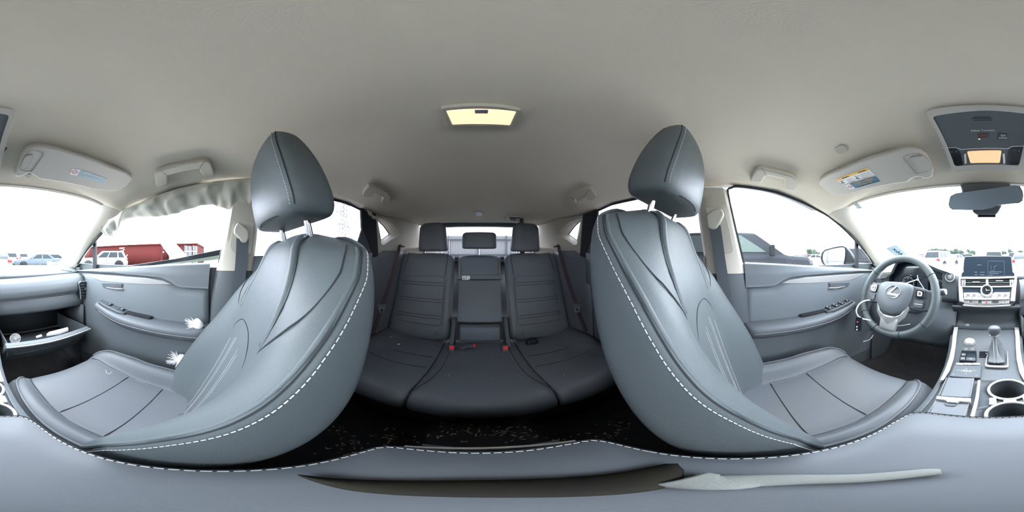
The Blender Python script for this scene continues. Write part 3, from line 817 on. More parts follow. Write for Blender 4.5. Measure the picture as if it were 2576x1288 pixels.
# ================================================================== dashboard
dash = thing('dashboard', (0, .85, -.55), 'pale grey and black dashboard with open glove box and centre screen', 'dashboard')
def box_px(name, pxs, fn, d, m, parent=None, root=None, bevel=.0012, rnd=0, kind=None):
    pts = [fn(*p) for p in pxs]
    if rnd: pts = round_poly(pts, rnd)
    return obj(name, MB().prism(pts, d), M[m] if isinstance(m, str) else m, root=root, parent=parent, bevel=bevel, kind=kind)
zh = table([(-.72, -.09), (-.64, -.075), (-.60, -.055), (-.55, -.022), (-.46, .003), (-.37, .000), (-.31, -.018), (-.265, -.038), (-.20, -.064), (-.16, -.086), (-.13, -.097), (.75, -.097)])
def lip_y(x): return .825 - .06 * sstep(-.14, -.24, x) * (1 - sstep(-.56, -.66, x))
def dash_top(u, v):
    x = -.70 + 1.40 * u
    yb = 1.18 - .30 * (x / .7) ** 2 * .9; yl = lip_y(x)
    y = yb + (yl - yb) * v
    zb_, zl = -.066, zh(x)
    z = zb_ + (zl - zb_) * sstep(.1, .92, v) - .010 * sstep(.93, 1.0, v)
    return V((x, y, z))
obj('top_pad', MB().grid(dash_top, 70, 14), M['softtouch'], root=dash, smooth=180, solid=.02, solid_off=-1)
# demister slots at the pillar foot
sl = []
for k in range(6):
    p = onz(157 + 4.0 * k, 679.5 + .6 * k, -.078); sl.append(p)
for p in sl: obj('demister_slat', MB().box(p, (.004, .02, .004)), M['rubber'], root=dash)
# passenger padded face
def pface(u, v):
    x = .165 + .525 * u
    pr = [(.842, -.128), (.818, -.130), (.795, -.142), (.782, -.165), (.776, -.190), (.778, -.214), (.790, -.222)]
    f = v * 6; i = min(int(f), 5); t = f - i
    y = pr[i][0] + (pr[i + 1][0] - pr[i][0]) * t; z = pr[i][1] + (pr[i + 1][1] - pr[i][1]) * t
    return V((x, y - .03 * u * u, z + .012 * u))
obj('face_pad', MB().grid(pface, 16, 18), M['softtouch'], root=dash, smooth=180, solid=.015)
gv = MB(); gv.grid(lambda u, v: V((.165 + .525 * u, .848 - .02 * u * u, -.10 - .032 * v)), 8, 2)
obj('groove', gv, M['plastic'], root=dash, solid=.004)
inl = [ony(px, py, .832) for px, py in ((5, 691.5), (40, 691.5), (90, 691), (150, 690.5), (146, 694.5), (130, 697), (90, 699.5), (60, 698.5), (30, 695.5))]
obj('silver_inlay', MB().prism(inl, (0, .012, 0)), M['silver'], root=dash, bevel=.0015)
st = MB()
for off in (-.006, .010):
    stitches(st, [pface(k / 30, 1.0) + V((0, -.009, off)) for k in range(31)], .006, .004, .0008)
obj('stitching', st, M['thread'], root=dash, kind='stuff')
obj('seam', MB().tube([pface(k / 30, 1.0) + V((0, -.006, .002)) for k in range(31)], .003, 6), M['seam'], root=dash)
# lower passenger face and glove box cavity
lf = MB(); lf.grid(lambda u, v: V((.165 + .535 * u, .800 - .03 * u * u - .012 * math.sin(PI * v), -.226 - .085 * v)), 10, 6)
obj('lower_face', lf, M['softtouch'], root=dash, smooth=180, solid=.012)
cav = MB()
cav.grid(lambda u, v: V((.17 + .50 * u, .98, -.30 - .22 * v)), 2, 2)
cav.grid(lambda u, v: V((.17 + .50 * u, .79 + .19 * v, -.305)), 2, 2)
for x in (.17, .67): cav.grid(lambda u, v, x=x: V((x, .74 + .24 * u, -.305 - .22 * v)), 2, 2)
obj('glove_box_cavity', cav, M['plastic'], root=dash, solid=.006)
# open lid with bin
lid_edge = [V((.175, .625, -.402)), V((.40, .612, -.405)), V((.615, .625, -.410))]
le = smooth_path(lid_edge, 6)
lid = MB(); lid.loft([[p, p + V((0, .026, .006)), p + V((0, .13, -.145)), p + V((0, .11, -.155))] for p in le])
lid_o = obj('glove_box_lid', lid, M['softtouch'], root=dash, bevel=.004)
obj('lid_trim', MB().tube([p + V((0, -.003, -.004)) for p in le], .0045, 8), M['silver'], parent=lid_o)
bn = MB(); bn.grid(lambda u, v: V((.185 + .42 * u, .66 + .27 * v, -.478 - .03 * v)), 4, 4)
for x in (.185, .605): bn.prism([V((x, .655, -.405)), V((x, .655, -.478)), V((x, .93, -.508)), V((x, .93, -.40))], (.005, 0, 0))
obj('glove_box_bin', bn, M['plastic'], parent=lid_o, solid=.003)
fan = MB(); fc = ony(38, 851, .80) + V((0, 0, 0))
fr = MB(); fr.lathe(fc, (0, -1, .2), [(.030, 0), (.030, .004), (.027, .004), (.027, 0)], 28); fan_o = obj('vent_disc', fr, M['white'], root=dash)
for k in range(10):
    a = k / 10 * 2 * PI; d = V((math.cos(a), 0, math.sin(a)))
    sp = MB(); sp.box(fc + d * .0165 + V((0, -.003, 0)), (.021, .003, .0035), Matrix.Rotation(-a, 3, 'Y')); obj('disc_spoke', sp, M['white'], parent=fan_o)
hb = MB(); hb.lathe(fc + V((0, -.003, 0)), (0, -1, .2), [(.007, 0), (.007, .003)], 14); obj('disc_hub', hb, M['white'], parent=fan_o)
# passenger side end vent
vp = lambda px, py: ony(px, py, .735)
ve = box_px('side_vent', [(198, 712), (205, 708.5), (222, 707), (230, 722), (229, 746), (210, 753), (203, 752)], vp, (0, .03, 0), 'gloss', root=dash, bevel=.003)
obj('vent_frame', MB().tube(smooth_path([vp(203, 752), vp(201, 728), vp(198, 713), vp(205, 708.5), vp(218, 708)], 3), .0028, 6), M['chrome'], parent=ve)
obj('vent_frame', MB().tube(smooth_path([vp(219, 708), vp(226, 714), vp(230.5, 726), vp(228.5, 747)], 3), .0028, 6), M['chrome'], parent=ve)
for k in range(5):
    obj('vent_vane', MB().strap([vp(203, 716 + 7 * k) + V((0, -.002, 0)), vp(228, 714 + 7 * k) + V((0, -.002, 0))], (0, .4, 1), .004, .002), M['plastic'], parent=ve)
obj('vent_tab', MB().box(vp(212, 726) + V((0, -.005, 0)), (.012, .008, .006)), M['chrome'], parent=ve)
# driver side end vent
vd = lambda px, py: ony(px, py, .79)
vo = box_px('side_vent', [(2255, 657), (2236, 666), (2220, 682), (2206, 701), (2228, 700), (2241, 688)], vd, (0, .03, 0), 'silver', root=dash, bevel=.003)
for k in range(4):
    obj('vent_vane', MB().strap([vd(2221 - 2.5 * k, 687 + 3.2 * k) + V((0, -.002, 0)), vd(2240 - 3 * k, 686 + 3.4 * k) + V((0, -.002, 0))], (0, .4, 1), .004, .002), M['rubber'], parent=vo)

# ---- driver binnacle
hood = MB()
rings = []
for k in range(29):
    x = -.64 + .50 * k / 28; z = zh(x); yl = lip_y(x)
    rings.append([V((x, yl, z - .006)), V((x, yl - .006, z - .013)), V((x, yl + .004, z - .020)), V((x, yl + .09, z - .016)), V((x, yl + .10, z - .004))])
hood.loft(rings)
obj('binnacle_hood', hood, M['softtouch'], root=dash, smooth=60)
cf = MB(); cf.grid(lambda u, v: V((-.60 + .45 * u, .865 - .02 * v, -.05 + (zh(-.60 + .45 * u) + .05 - .015) * (1 - v) - .20 * v)), 12, 4)
cl = obj('instrument_panel', cf, M['screen'], root=dash, smooth=180, solid=.006)
for px, py in ((2285, 712), (2361, 721)):
    c = ony(px, py, .838)
    d = MB(); d.lathe(c, (0, -1, .1), [(.046, -.01), (.047, .006), (.043, .006), (.041, .0), (.004, .001)], 36)
    di = obj('gauge_dial', d, M['gloss'], root=dash)
    for k in range(17):
        a = math.radians(-130 + 260 * k / 16); dr = V((math.sin(a), 0, math.cos(a)))
        t = MB(); t.box(c + dr * .037 + V((0, -.004, 0)), (.0022 if k % 2 else .003, .001, .006), Matrix.Rotation(a, 3, 'Y')); obj('tick', t, M['white'], parent=di)
    for k in range(0, 9, 2):
        a = math.radians(-130 + 260 * k / 8); dr = V((math.sin(a), 0, math.cos(a)))
        obj('numeral', text_mb(str(k if px < 2300 else k * 20), .008, c + dr * .028 + V((0, -.004, 0)), (1, 0, 0), (0, .1, 1)), M['white'], parent=di)
    nd = MB(); nd.box(c + V((-.012, -.005, -.012)), (.034, .0015, .002), Matrix.Rotation(math.radians(-45), 3, 'Y')); obj('needle', nd, M['white'], parent=di)
cc = (ony(2285, 712, .842) + ony(2361, 721, .842)) / 2
obj('info_display', MB().box(cc + V((0, 0, .005)), (.07, .004, .075)), M['screen'], root=dash, bevel=.002)
# start button
sb = ony(2389.5, 697, .80)
so = MB(); so.lathe(sb, (.15, -1, .2), [(.026, -.02), (.026, .0), (.024, .004), (.020, .004), (.019, 0), (.0, .001)], 36)
so = obj('start_button', so, M['silver'], root=dash)
si = MB(); si.lathe(sb, (.15, -1, .2), [(.0185, -.004), (.0185, .003), (.015, .005), (.001, .005)], 32); obj('button_face', si, M['plastic'], parent=so)
obj('button_print', text_mb('ENGINE\nSTART\nSTOP', .0065, sb + V((.0012, -.0058, .0015)), (1, .15, 0), (0, .2, 1)), M['white'], parent=so, kind='stuff')
# driver panel around the button and knee panel
kn = MB(); kn.grid(lambda u, v: V((-.69 + .54 * u, .835 - .07 * sstep(0, .6, v) + .03 * v, -.215 - .30 * v)), 10, 8)
obj('knee_panel', kn, M['softtouch'], root=dash, smooth=180, solid=.015)
sp_ = MB(); sp_.grid(lambda u, v: V((-.225 + .085 * u, .815 - .01 * v, zh(-.225 + .085 * u) - .012 + (-.23 - zh(-.225 + .085 * u)) * v)), 6, 6)
obj('button_surround', sp_, M['plastic'], root=dash, smooth=180, solid=.01)
le_ = MB(); le_.grid(lambda u, v: V((-.70 + .13 * u, .83 - .01 * v, -.085 - .14 * v)), 4, 4)
obj('end_panel', le_, M['softtouch'], root=dash, smooth=180, solid=.012)

# ---- centre stack
CP0 = V((0, .83, -.10)); CN = V((0, -.905, .426))
def cs(px, py, w=0.0): return onp(px, py, CP0 + CN * w, CN)
def csf(w): return lambda px, py: cs(px, py, w)
bd = box_px('centre_stack', [(2411, 682), (2558, 682), (2556, 757), (2544, 771), (2484, 775), (2422, 772), (2411, 757)], csf(-.006), CN * -.05, 'plastic', root=dash, bevel=.004)
for pl in ([(2413, 683), (2417, 679.5), (2424, 678.5), (2424, 684), (2419, 687), (2416.5, 702), (2416.5, 718.6), (2420.5, 722.5), (2424, 761), (2412.5, 758.5), (2410.5, 705)],
           [(2558, 683), (2554, 679.5), (2547, 678.5), (2547, 684), (2552, 687), (2552, 702), (2550.7, 718.6), (2546, 722.5), (2542, 758), (2554, 758), (2558.5, 705)]):
    box_px('silver_pillar', pl, csf(.010), CN * -.02, 'silver', parent=bd, bevel=.003)
box_px('silver_bar', [(2416, 697.5), (2552, 695), (2552, 699), (2416, 701.5)], csf(.012), CN * -.015, 'silver', parent=bd, bevel=.002)
# screen
SP0 = V((0, .835, -.10)); SN = V((0, -.98, .18)).normalized()
scf = lambda w: (lambda px, py: onp(px, py, SP0 + SN * w, SN))
sco = box_px('display_screen', [(2417.5, 696.5), (2422.5, 678), (2424.5, 655), (2426, 646), (2429, 644.5), (2485, 643.5), (2541, 644), (2545, 646.5), (2547.5, 677), (2553, 694.5), (2485, 696)], scf(.008), SN * -.016, 'screen', parent=bd, bevel=.003)
M['ui'] = mat('faint_screen_print', (.10, .14, .18), .3, .5)
uim = MB()
for a, b in (((2485, 660), (2485, 694)), ((2485, 657), (2526, 657)), ((2526, 657), (2526, 690)), ((2493.5, 668), (2493.5, 681)), ((2493.5, 681), (2501, 681)), ((2501, 681), (2501, 670)), ((2501, 672), (2508, 667))):
    uim.tube([scf(.0085)(*a), scf(.0085)(*b)], .0005, 4)
obj('screen_drawing', uim, M['ui'], parent=bd, kind='stuff')
tx = MB()
for x0, x1, yy in ((2458, 2470, 667), (2452, 2459, 685), (2466, 2477, 685), (2452, 2459, 691.5), (2466, 2477, 691.5), (2488, 2521, 684.5), (2488, 2513, 688.5), (2488, 2497, 692.5)):
    n_ = max(2, int((x1 - x0) / 3)); w_ = (x1 - x0) / n_
    for k in range(n_): tx.tube([scf(.0085)(x0 + w_ * k, yy), scf(.0085)(x0 + w_ * (k + .75), yy)], .0011, 4)
obj('screen_text_lines', tx, M['ui'], parent=bd, kind='stuff')
# vents
va = box_px('air_vent', [(2417, 702), (2551, 700.5), (2549.5, 718), (2418, 718.5)], csf(-.004), CN * -.01, 'gloss', parent=bd, bevel=.002)
box_px('vent_divider', [(2480, 702.5), (2486, 702.5), (2486.5, 718), (2480, 718)], csf(.008), CN * -.014, 'silver', parent=bd)
for (x0, x1) in ((2428, 2480), (2486, 2540)):
    for yy in (705.5, 710, 714.5):
        box_px('vent_vane', [(x0, yy), (x1, yy - .3), (x1, yy + .5), (x0, yy + .8)], csf(.004), CN * -.012, 'silver' if yy == 710 else 'plastic', parent=bd, bevel=0)
box_px('vent_tab', [(2446.5, 708.5), (2464, 708.5), (2464, 710.5), (2446.5, 710.5)], csf(.010), CN * -.008, 'silver', parent=bd)
box_px('vent_tab', [(2505.5, 705), (2523, 705), (2523, 707.2), (2505.5, 707.2)], csf(.010), CN * -.008, 'silver', parent=bd)
for x0 in (2418.5, 2540):
    wl = box_px('thumbwheel_plate', [(x0, 703), (x0 + 10.5, 703), (x0 + 9.5, 718), (x0 + .5, 718)], csf(.004), CN * -.01, 'silver', parent=bd)
    box_px('thumbwheel', [(x0 + 3.2, 705), (x0 + 7.4, 705), (x0 + 7, 715), (x0 + 3, 715)], csf(.008), CN * -.008, 'plastic', parent=bd)
    for k in range(3): box_px('wheel_mark', [(x0 + 4.2, 706 + 3 * k), (x0 + 6.4, 706 + 3 * k), (x0 + 6.3, 707 + 3 * k), (x0 + 4.2, 707 + 3 * k)], csf(.0086), CN * -.001, 'white', parent=bd, bevel=0)
box_px('silver_line', [(2419, 719), (2549, 718.5), (2546, 722), (2421, 722)], csf(.006), CN * -.01, 'silver', parent=bd)
# climate display, clock, button rows
box_px('climate_display', [(2424, 723), (2541.5, 722.5), (2540.5, 734), (2501, 734.5), (2494, 738), (2471, 738), (2462, 735), (2425, 735)], csf(.0), CN * -.006, 'screen', parent=bd)
lp = box_px('button_panel', [(2424.5, 736), (2460, 736), (2468, 740), (2482, 743), (2495, 740), (2502, 735.5), (2541, 735), (2539, 751), (2425, 752)], csf(.006), CN * -.012, 'silver', parent=bd)
for x0 in (2431, 2446, 2509.5, 2525):
    box_px('climate_button', [(x0, 738), (x0 + 8.5, 737.5), (x0 + 8.5, 744), (x0, 744.3)], csf(.009), CN * -.006, 'trimwood', parent=bd, rnd=.002)
    box_px('button_gap', [(x0 + .6, 741), (x0 + 8, 740.7), (x0 + 8, 742), (x0 + .6, 742.3)], csf(.0094), CN * -.001, 'plastic', parent=bd, bevel=0)
for x0 in (2429, 2444, 2460, 2475, 2492, 2507, 2524):
    box_px('button_tick', [(x0, 747), (x0 + 3.2, 747), (x0 + 3.2, 748), (x0, 748)], csf(.0066), CN * -.001, 'plastic', parent=bd, bevel=0)
ck = cs(2482, 731, .006)
c1 = MB(); c1.lathe(ck, CN, [(.0300, -.01), (.0300, .006), (.0275, .0095), (.0235, .0085), (.0225, .003), (.0225, -.01)], 44)
ckr = obj('clock_bezel', c1, M['silver'], parent=bd)
c2 = MB(); c2.lathe(ck, CN, [(.0225, -.01), (.0225, .003), (.0005, .003)], 40); obj('clock_face', c2, M['gloss'], parent=bd)
ux = V((1, 0, 0)); uy = CN.cross(ux).normalized(); uy = uy if uy.z > 0 else -uy
def hand(ang, ln, w):
    d = ux * math.sin(ang) + uy * math.cos(ang); n = ux * math.cos(ang) - uy * math.sin(ang); c = ck + CN * .0042
    m = MB(); m.prism([c - d * .002 + n * w, c + d * ln + n * w * .4, c + d * ln - n * w * .4, c - d * .002 - n * w], CN * .0008); obj('clock_hand', m, M['white'], parent=bd)
hand(math.radians(-28), .011, .0012); hand(math.radians(82), .017, .001)
for k in range(12):
    a = k / 12 * 2 * PI; d = ux * math.sin(a) + uy * math.cos(a); m = MB(); m.box(ck + d * .0195 + CN * .0034, (.0012, .0012, .0016)); obj('hour_mark', m, M['white'], parent=bd)
box_px('ledge', [(2426, 751), (2540, 750), (2541, 752.5), (2424, 753.5)], csf(.014), CN * -.015, 'silver', parent=bd, bevel=.0015)
box_px('lower_panel', [(2424, 754), (2541, 753), (2539, 764), (2482, 767), (2425, 765)], csf(.003), CN * -.01, 'trimwood', parent=bd)
hz_ = box_px('hazard_button', [(2470, 757), (2493, 756.7), (2493, 763.5), (2470.5, 764)], csf(.007), CN * -.006, 'silver', parent=bd, rnd=.002)
box_px('hazard_triangle', [(2481.5, 758), (2485, 762.4), (2478, 762.5)], csf(.0076), CN * -.001, 'red', parent=bd, bevel=0)
for (x0, x1, m) in ((2425.5, 2437, 'silver'), (2446, 2460, 'silver'), (2461.5, 2468, 'plastic'), (2498, 2510, 'plastic'), (2514, 2526, 'silver'), (2529, 2538, 'silver')):
    box_px('row_button', [(x0, 755.5), (x1, 755.3), (x1, 762), (x0, 762.3)], csf(.006), CN * -.005, m, parent=bd, rnd=.0015)
obj('bottom_lip', MB().tube([cs(2423 + 6.6 * k, 768 + 3.0 * math.sin(PI * k / 18), .006) for k in range(19)], .0045, 8), M['silver'], parent=bd)
# lower centre pocket
lc = MB(); lc.grid(lambda u, v: V((-.165 + .33 * u, .770 + .10 * math.sin(PI * v) * .5 + .0 * u, -.25 - .125 * v)), 8, 8)
obj('centre_pocket', lc, M['plastic'], root=dash, smooth=180, solid=.01)
kb = ony(2433.5, 819, .79); k_ = MB(); k_.lathe(kb, (0, -1, .3), [(.012, -.02), (.012, .006), (.009, .010), (.001, .010)], 24); obj('round_socket', k_, M['silver'], root=dash)
for (x0, x1, yy) in ((2447, 2480, 817), (2447, 2480, 822)):
    m = MB(); m.strap([ony(x0, yy, .80), ony(x1, yy, .80)], (0, 0, 1), .004, .002); obj('pocket_slot', m, M['silver'] if yy < 820 else M['rubber'], root=dash)

# ================================================================== steering wheel
SWC = V((-.37, .597, -.178)); tilt = math.radians(23)
WX = V((1, 0, 0)); WY = V((0, math.sin(tilt), math.cos(tilt))); WN = V((0, -math.cos(tilt), math.sin(tilt)))
sw = thing('steering_wheel', SWC - WY * .185, 'leather steering wheel with silver lower spoke and round emblem', 'steering wheel')
def wp(x, y, n=0.0): return SWC + WX * x + WY * y + WN * n
R = .180
rim = []
for k in range(64):
    a = k / 64 * 2 * PI; fl = 1 - .045 * max(0, -math.sin(a)) ** 4
    rim.append(wp(R * math.cos(a), R * math.sin(a) * fl, .0))
rr = [.0165 + .002 * (abs(math.cos(k / 64 * 2 * PI)) ** 6) for k in range(64)]
rimo = obj('rim', MB().tube(rim, rr, 14, True), M['leather'], root=sw, smooth=180)
for a0 in (35, 145, 215, 325, 250, 290):
    a = math.radians(a0); c = wp(R * math.cos(a), R * math.sin(a) * (1 - .045 * max(0, -math.sin(a)) ** 4)); t = (WX * -math.sin(a) + WY * math.cos(a)); rd = WX * math.cos(a) + WY * math.sin(a)
    obj('rim_joint', MB().tube([c + (rd * math.cos(q) + WN * math.sin(q)) * .0172 for q in [j / 14 * 2 * PI for j in range(14)]], .0016, 5, True), M['seam'], parent=rimo)
stm = MB()
for a0, a1 in ((40, 140), (150, 210), (330, 390), (225, 248), (292, 318)):
    stitches(stm, [wp((R - .0145) * math.cos(math.radians(a)), (R - .0145) * math.sin(math.radians(a)), .006) for a in range(a0, a1 + 1, 3)], .006, .004, .0009)
obj('rim_stitching', stm, M['thread'], parent=rimo, kind='stuff')
hub_pts = [(-.085, .050), (-.06, .062), (0, .066), (.06, .062), (.085, .050), (.090, .02), (.080, -.03), (.055, -.068), (.0, -.085), (-.055, -.068), (-.080, -.03), (-.090, .02)]
hp = [p for p in smooth_path([V((x, y, 0)) for x, y in hub_pts + hub_pts[:1]], 4)][:-1]
hub = MB(); hub.loft([[wp(p.x * k, p.y * k - .004, n) for p in hp] for k, n in ((.96, -.03), (1.0, .0), (1.0, .012), (.96, .022), (.86, .028), (.5, .032), (.05, .033))])
hubo = obj('airbag_hub', hub, M['softtouch'], root=sw, smooth=50)
em = MB(); em.tube([wp(.036 * math.cos(a), .012 + .027 * math.sin(a), .033) for a in [k / 40 * 2 * PI for k in range(40)]], .0024, 8, True)
obj('emblem_ring', em, M['chrome'], parent=hubo)
L_ = [(.010, .036), (.016, .033), (-.011, .004), (.034, .001), (.029, -.006), (-.022, -.004), (-.024, .001)]
obj('emblem_letter', MB().prism([wp(x, y + .002, .031) for x, y in L_], WN * .005), M['chrome'], parent=hubo, bevel=.001)
obj('hub_print', text_mb('SRS AIRBAG', .008, wp(0, -.038, .031), WX, WY), M['ink'], parent=hubo)
# spokes
for s in (1, -1):
    sp = MB(); sp.loft([[wp(s * x, y, n) for x, y, n in pts] for pts in (
        [(.075, .052, 0), (.075, .050, .018), (.075, -.045, .016), (.075, -.048, -.004)],
        [(.12, .048, 0), (.12, .046, .014), (.125, -.050, .012), (.125, -.052, -.004)],
        [(.165, .035, -.006), (.165, .033, .008), (.168, -.045, .006), (.168, -.047, -.008)])])
    spo = obj('spoke', sp, M['plastic'], root=sw, bevel=.005)
    bt = MB(); bt.prism(round_poly([wp(s * x, y, .014) for x, y in ((.098, .040), (.138, .034), (.138, .000), (.100, .000))], .008), WN * .007)
    bo = obj('control_pad', bt, M['gloss'], parent=spo, bevel=.0015)
    b2 = MB(); b2.prism(round_poly([wp(s * x, y, .021) for x, y in ((.108, .031), (.129, .027), (.129, .009), (.109, .009))], .005), WN * .0025); obj('control_key', b2, M['silver'], parent=spo, bevel=.001)
    b3 = MB(); b3.prism(round_poly([wp(s * x, y, .022) for x, y in ((.113, .026), (.124, .024), (.124, .014), (.114, .014))], .003), WN * .003); obj('control_centre', b3, M['plastic'], parent=spo, bevel=.001)
    for y0 in (-.008, -.024):
        b4 = MB(); b4.prism(round_poly([wp(s * x, y, .012) for x, y in ((.100, y0), (.138, y0), (.136, y0 - .014), (.100, y0 - .014))], .003), WN * .007); obj('control_key', b4, M['plastic'], parent=spo, bevel=.001)
    b5 = MB(); b5.prism([wp(s * x, y, .0185) for x, y in ((.100, -.0225), (.138, -.0225), (.138, -.0245), (.100, -.0245))], WN * .0015); obj('key_line', b5, M['chrome'], parent=spo)
ls = MB(); ls.loft([[wp(x, y, n) for x, y, n in pts] for pts in (
    [(-.086, -.035, .012), (-.074, -.040, .020), (-.060, -.072, .022), (-.072, -.085, .012)],
    [(-.060, -.088, .010), (-.050, -.078, .022), (-.042, -.088, .022), (-.048, -.112, .010)],
    [(-.040, -.120, .006), (-.034, -.090, .022), (-.018, -.096, .024), (-.030, -.130, .012)],
    [(0, -.138, .010), (0, -.092, .024), (0, -.098, .026), (0, -.134, .016)],
    [(.040, -.120, .006), (.034, -.090, .022), (.018, -.096, .024), (.030, -.130, .012)],
    [(.060, -.088, .010), (.050, -.078, .022), (.042, -.088, .022), (.048, -.112, .010)],
    [(.086, -.035, .012), (.074, -.040, .020), (.060, -.072, .022), (.072, -.085, .012)])])
obj('lower_spoke', ls, M['silver'], root=sw, smooth=30, bevel=.002)
bx_ = MB(); bx_.loft([[wp(x, y, n) for x, y, n in pts] for pts in ([(-.042, -.098, .018), (.042, -.098, .018), (.042, -.098, .0), (-.042, -.098, .0)], [(-.036, -.150, .016), (.036, -.150, .016), (.036, -.15, -.004), (-.036, -.15, -.004)], [(-.034, -.168, .0), (.034, -.168, .0), (.034, -.168, -.012), (-.034, -.168, -.012)])])
obj('spoke_foot', bx_, M['silver'], root=sw, bevel=.002)
cw = MB(); cw.lathe(wp(0, 0, -.03), WN * -1, [(.075, 0), (.07, .05), (.06, .16), (.06, .20)], 24)
obj('column_shroud', cw, M['plastic'], root=sw, smooth=50)
# stalks
def stalk(tip, tag_):
    b = SWC + V((0, .075, -.005)); m = MB(); m.tube([b + (tip - b) * t for t in (.25, .6, .72, .8, .97, 1.0)], [.008, .009, .012, .0145, .0145, .011], 14)
    o = obj('column_stalk', m, M['plastic'], root=sw, smooth=50)
    e = MB(); d = (tip - b).normalized(); e.lathe(tip, d, [(.0125, -.004), (.0125, .002), (.001, .003)], 18); obj('stalk_cap', e, M['silver'], parent=o)
    return o
stalk(V((-.165, .655, -.152)), 0); stalk(V((-.575, .655, -.152)), 1)
# key on a cable loop tied to the wheel
ring_px = [(2188, 755), (2176, 756.5), (2165, 762), (2157, 772), (2154, 783), (2158, 794), (2168, 801), (2180, 804), (2190, 806)]
cb = [ond(px, py, .69 - .035 * math.sin(PI * i / 8)) for i, (px, py) in enumerate(ring_px)]
key = thing('key_fob', ond(2163, 838, .64), 'dark key fob hanging from a white cable loop on the steering wheel', 'key')
obj('cable_loop', MB().tube(smooth_path(cb, 4), .0028, 8), M['white'], root=key)
kf = lambda w: (lambda px, py: ond(px, py, .645 + w))
kp = box_px('fob_body', [(2153, 796), (2170, 799), (2166, 834), (2150, 832)], kf(0), ray(2160, 815) * .012, 'gloss', root=key, bevel=.004, rnd=.004)
for py in (822, 829): 
    q = kf(-.001)(2155.5, py); m = MB(); m.lathe(q, -ray(2155, py), [(.0030, 0), (.0030, .001), (.0003, .0012)], 12); obj('fob_button', m, M['white'], parent=kp)
obj('fob_button', MB().lathe(kf(-.001)(2157, 810), -ray(2157, 810), [(.0035, 0), (.0035, .001), (.0003, .0012)], 12), M['inkred'], parent=kp)
# white wire twisted behind the rim and the loose tail below
wires = thing('cable_tie', ond(2300, 740, .74), 'thin white cable tie knotted above the right wheel spoke', 'cable')
wb = lambda pts, d: [ond(a, b, d) for a, b in pts]
obj('tie_strand', MB().tube(wb([(2266, 718), (2290, 709), (2309, 703)], .70), .0022, 6), M['white'], root=wires)
obj('tie_strand', MB().tube(wb([(2309, 703), (2321, 721), (2333, 740)], .69), .0018, 6), M['white'], root=wires)
obj('tie_strand', MB().tube(wb([(2308, 692), (2309, 703)], .70), .0018, 6), M['white'], root=wires)
kn_ = MB(); kn_.lathe(ond(2308.5, 703.5, .695), (0, -1, 0), [(.001, -.005), (.0045, -.003), (.0045, .003), (.001, .005)], 12); obj('tie_knot', kn_, M['white'], root=wires)
tgm = box_px('cable_tag', [(2320, 731), (2325, 731), (2330, 744), (2323, 746)], lambda a, b: ond(a, b, .685), ray(2324, 738) * .004, 'white', root=wires, rnd=.003)
t2 = obj('loose_cable_end', MB().tube(smooth_path([ond(2197, 842, .70), ond(2192, 850, .70), ond(2184, 856, .71), ond(2172, 859, .72)], 4), .002, 6), M['white'], root=wires)
obj('loose_cable_end', MB().tube(smooth_path([ond(2255, 819.5, .70), ond(2272, 818.5, .70), ond(2290, 815, .70)], 4), .002, 6), M['white'], root=wires)

# ================================================================== centre console
con = thing('centre_console', (0, .3, -.86), 'grey centre console with gear lever, cup holders and padded armrest lid', 'console')
HC = table([(-.16, .105), (.25, .112), (.40, .112), (.50, .118), (.62, .130), (.74, .150), (.82, .155)])
ZT = table([(-.16, -.405), (.245, -.405), (.26, -.425), (.55, -.425), (.66, -.41), (.74, -.385), (.79, -.365)])
rings = []
for y in [-.155, -.15, -.10, 0, .12, .23, .25, .27, .35, .45, .55, .62, .68, .74, .80]:
    h = HC(y); z = ZT(y); bk = -.86
    rings.append([V((-h, y, bk)), V((-h, y, z - .03)), V((-h + .004, y, z - .008)), V((-h + .014, y, z)), V((h - .014, y, z)), V((h - .004, y, z - .008)), V((h, y, z - .03)), V((h, y, bk))])
body_ = obj('console_body', MB().loft(rings), M['plastic'], root=con, smooth=45)
zc_ = lambda w=0.0: (lambda px, py: onz(px, py, -.4245 + w))
# side silver blades
for s, yl in ((-1, (.42, .48, .56, .64, .71, .77)), (1, (.42, .48, .56, .64, .71, .77))):
    rg_ = []
    for i, y in enumerate(yl):
        h = HC(y); z = ZT(y); w = (.006, .013, .015, .014, .016, .018)[i]
        rg_.append([V((s * (h - w), y, z + .002)), V((s * (h - w), y, z + .010)), V((s * (h + .004), y, z + .006)), V((s * (h + .006), y, z - .02))])
    obj('silver_blade', MB().loft(rg_), M['silver'], root=con, smooth=60, bevel=.002)
    wl = MB(); wl.loft([[V((s * (HC(y) + dx), y, ZT(y) + dz)) for dx, dz in ((.0, -.10), (.022, -.10), (.020, -.035), (.0, -.02))] for y in (.27, .36, .46, .56, .66, .76)])
    obj('knee_pad', wl, M['softtouch'], root=con, smooth=60, bevel=.006)
# armrest lid
ax, y0, y1, zt_ = .112, -.145, .243, -.36
out = round_poly([V((-ax, y0 + .02, 0)), V((-ax * .80, y0, 0)), V((ax * .80, y0, 0)), V((ax, y0 + .02, 0)), V((ax, y1 - .02, 0)), V((ax * .75, y1, 0)), V((-ax * .75, y1, 0)), V((-ax, y1 - .02, 0))], .05, 5)
cen = V((0, .05, 0))
lidm = MB(); lidm.loft([[cen + (p - cen) * k + V((0, 0, z)) for p in out] for k, z in ((.94, -.405), (.99, -.398), (1.0, -.380), (.985, -.366), (.94, -.360), (.6, -.3575), (.02, -.357))])
lid_c = obj('armrest_lid', lidm, M['leather2'], root=con, smooth=50)
sm_ = [cen + (p - cen) * .955 + V((0, 0, -.3605)) for p in out]; sm_.append(sm_[0])
stt = MB(); stitches(stt, sm_, .0095, .0068, .0011); obj('stitching', stt, M['thread'], parent=lid_c, kind='stuff')
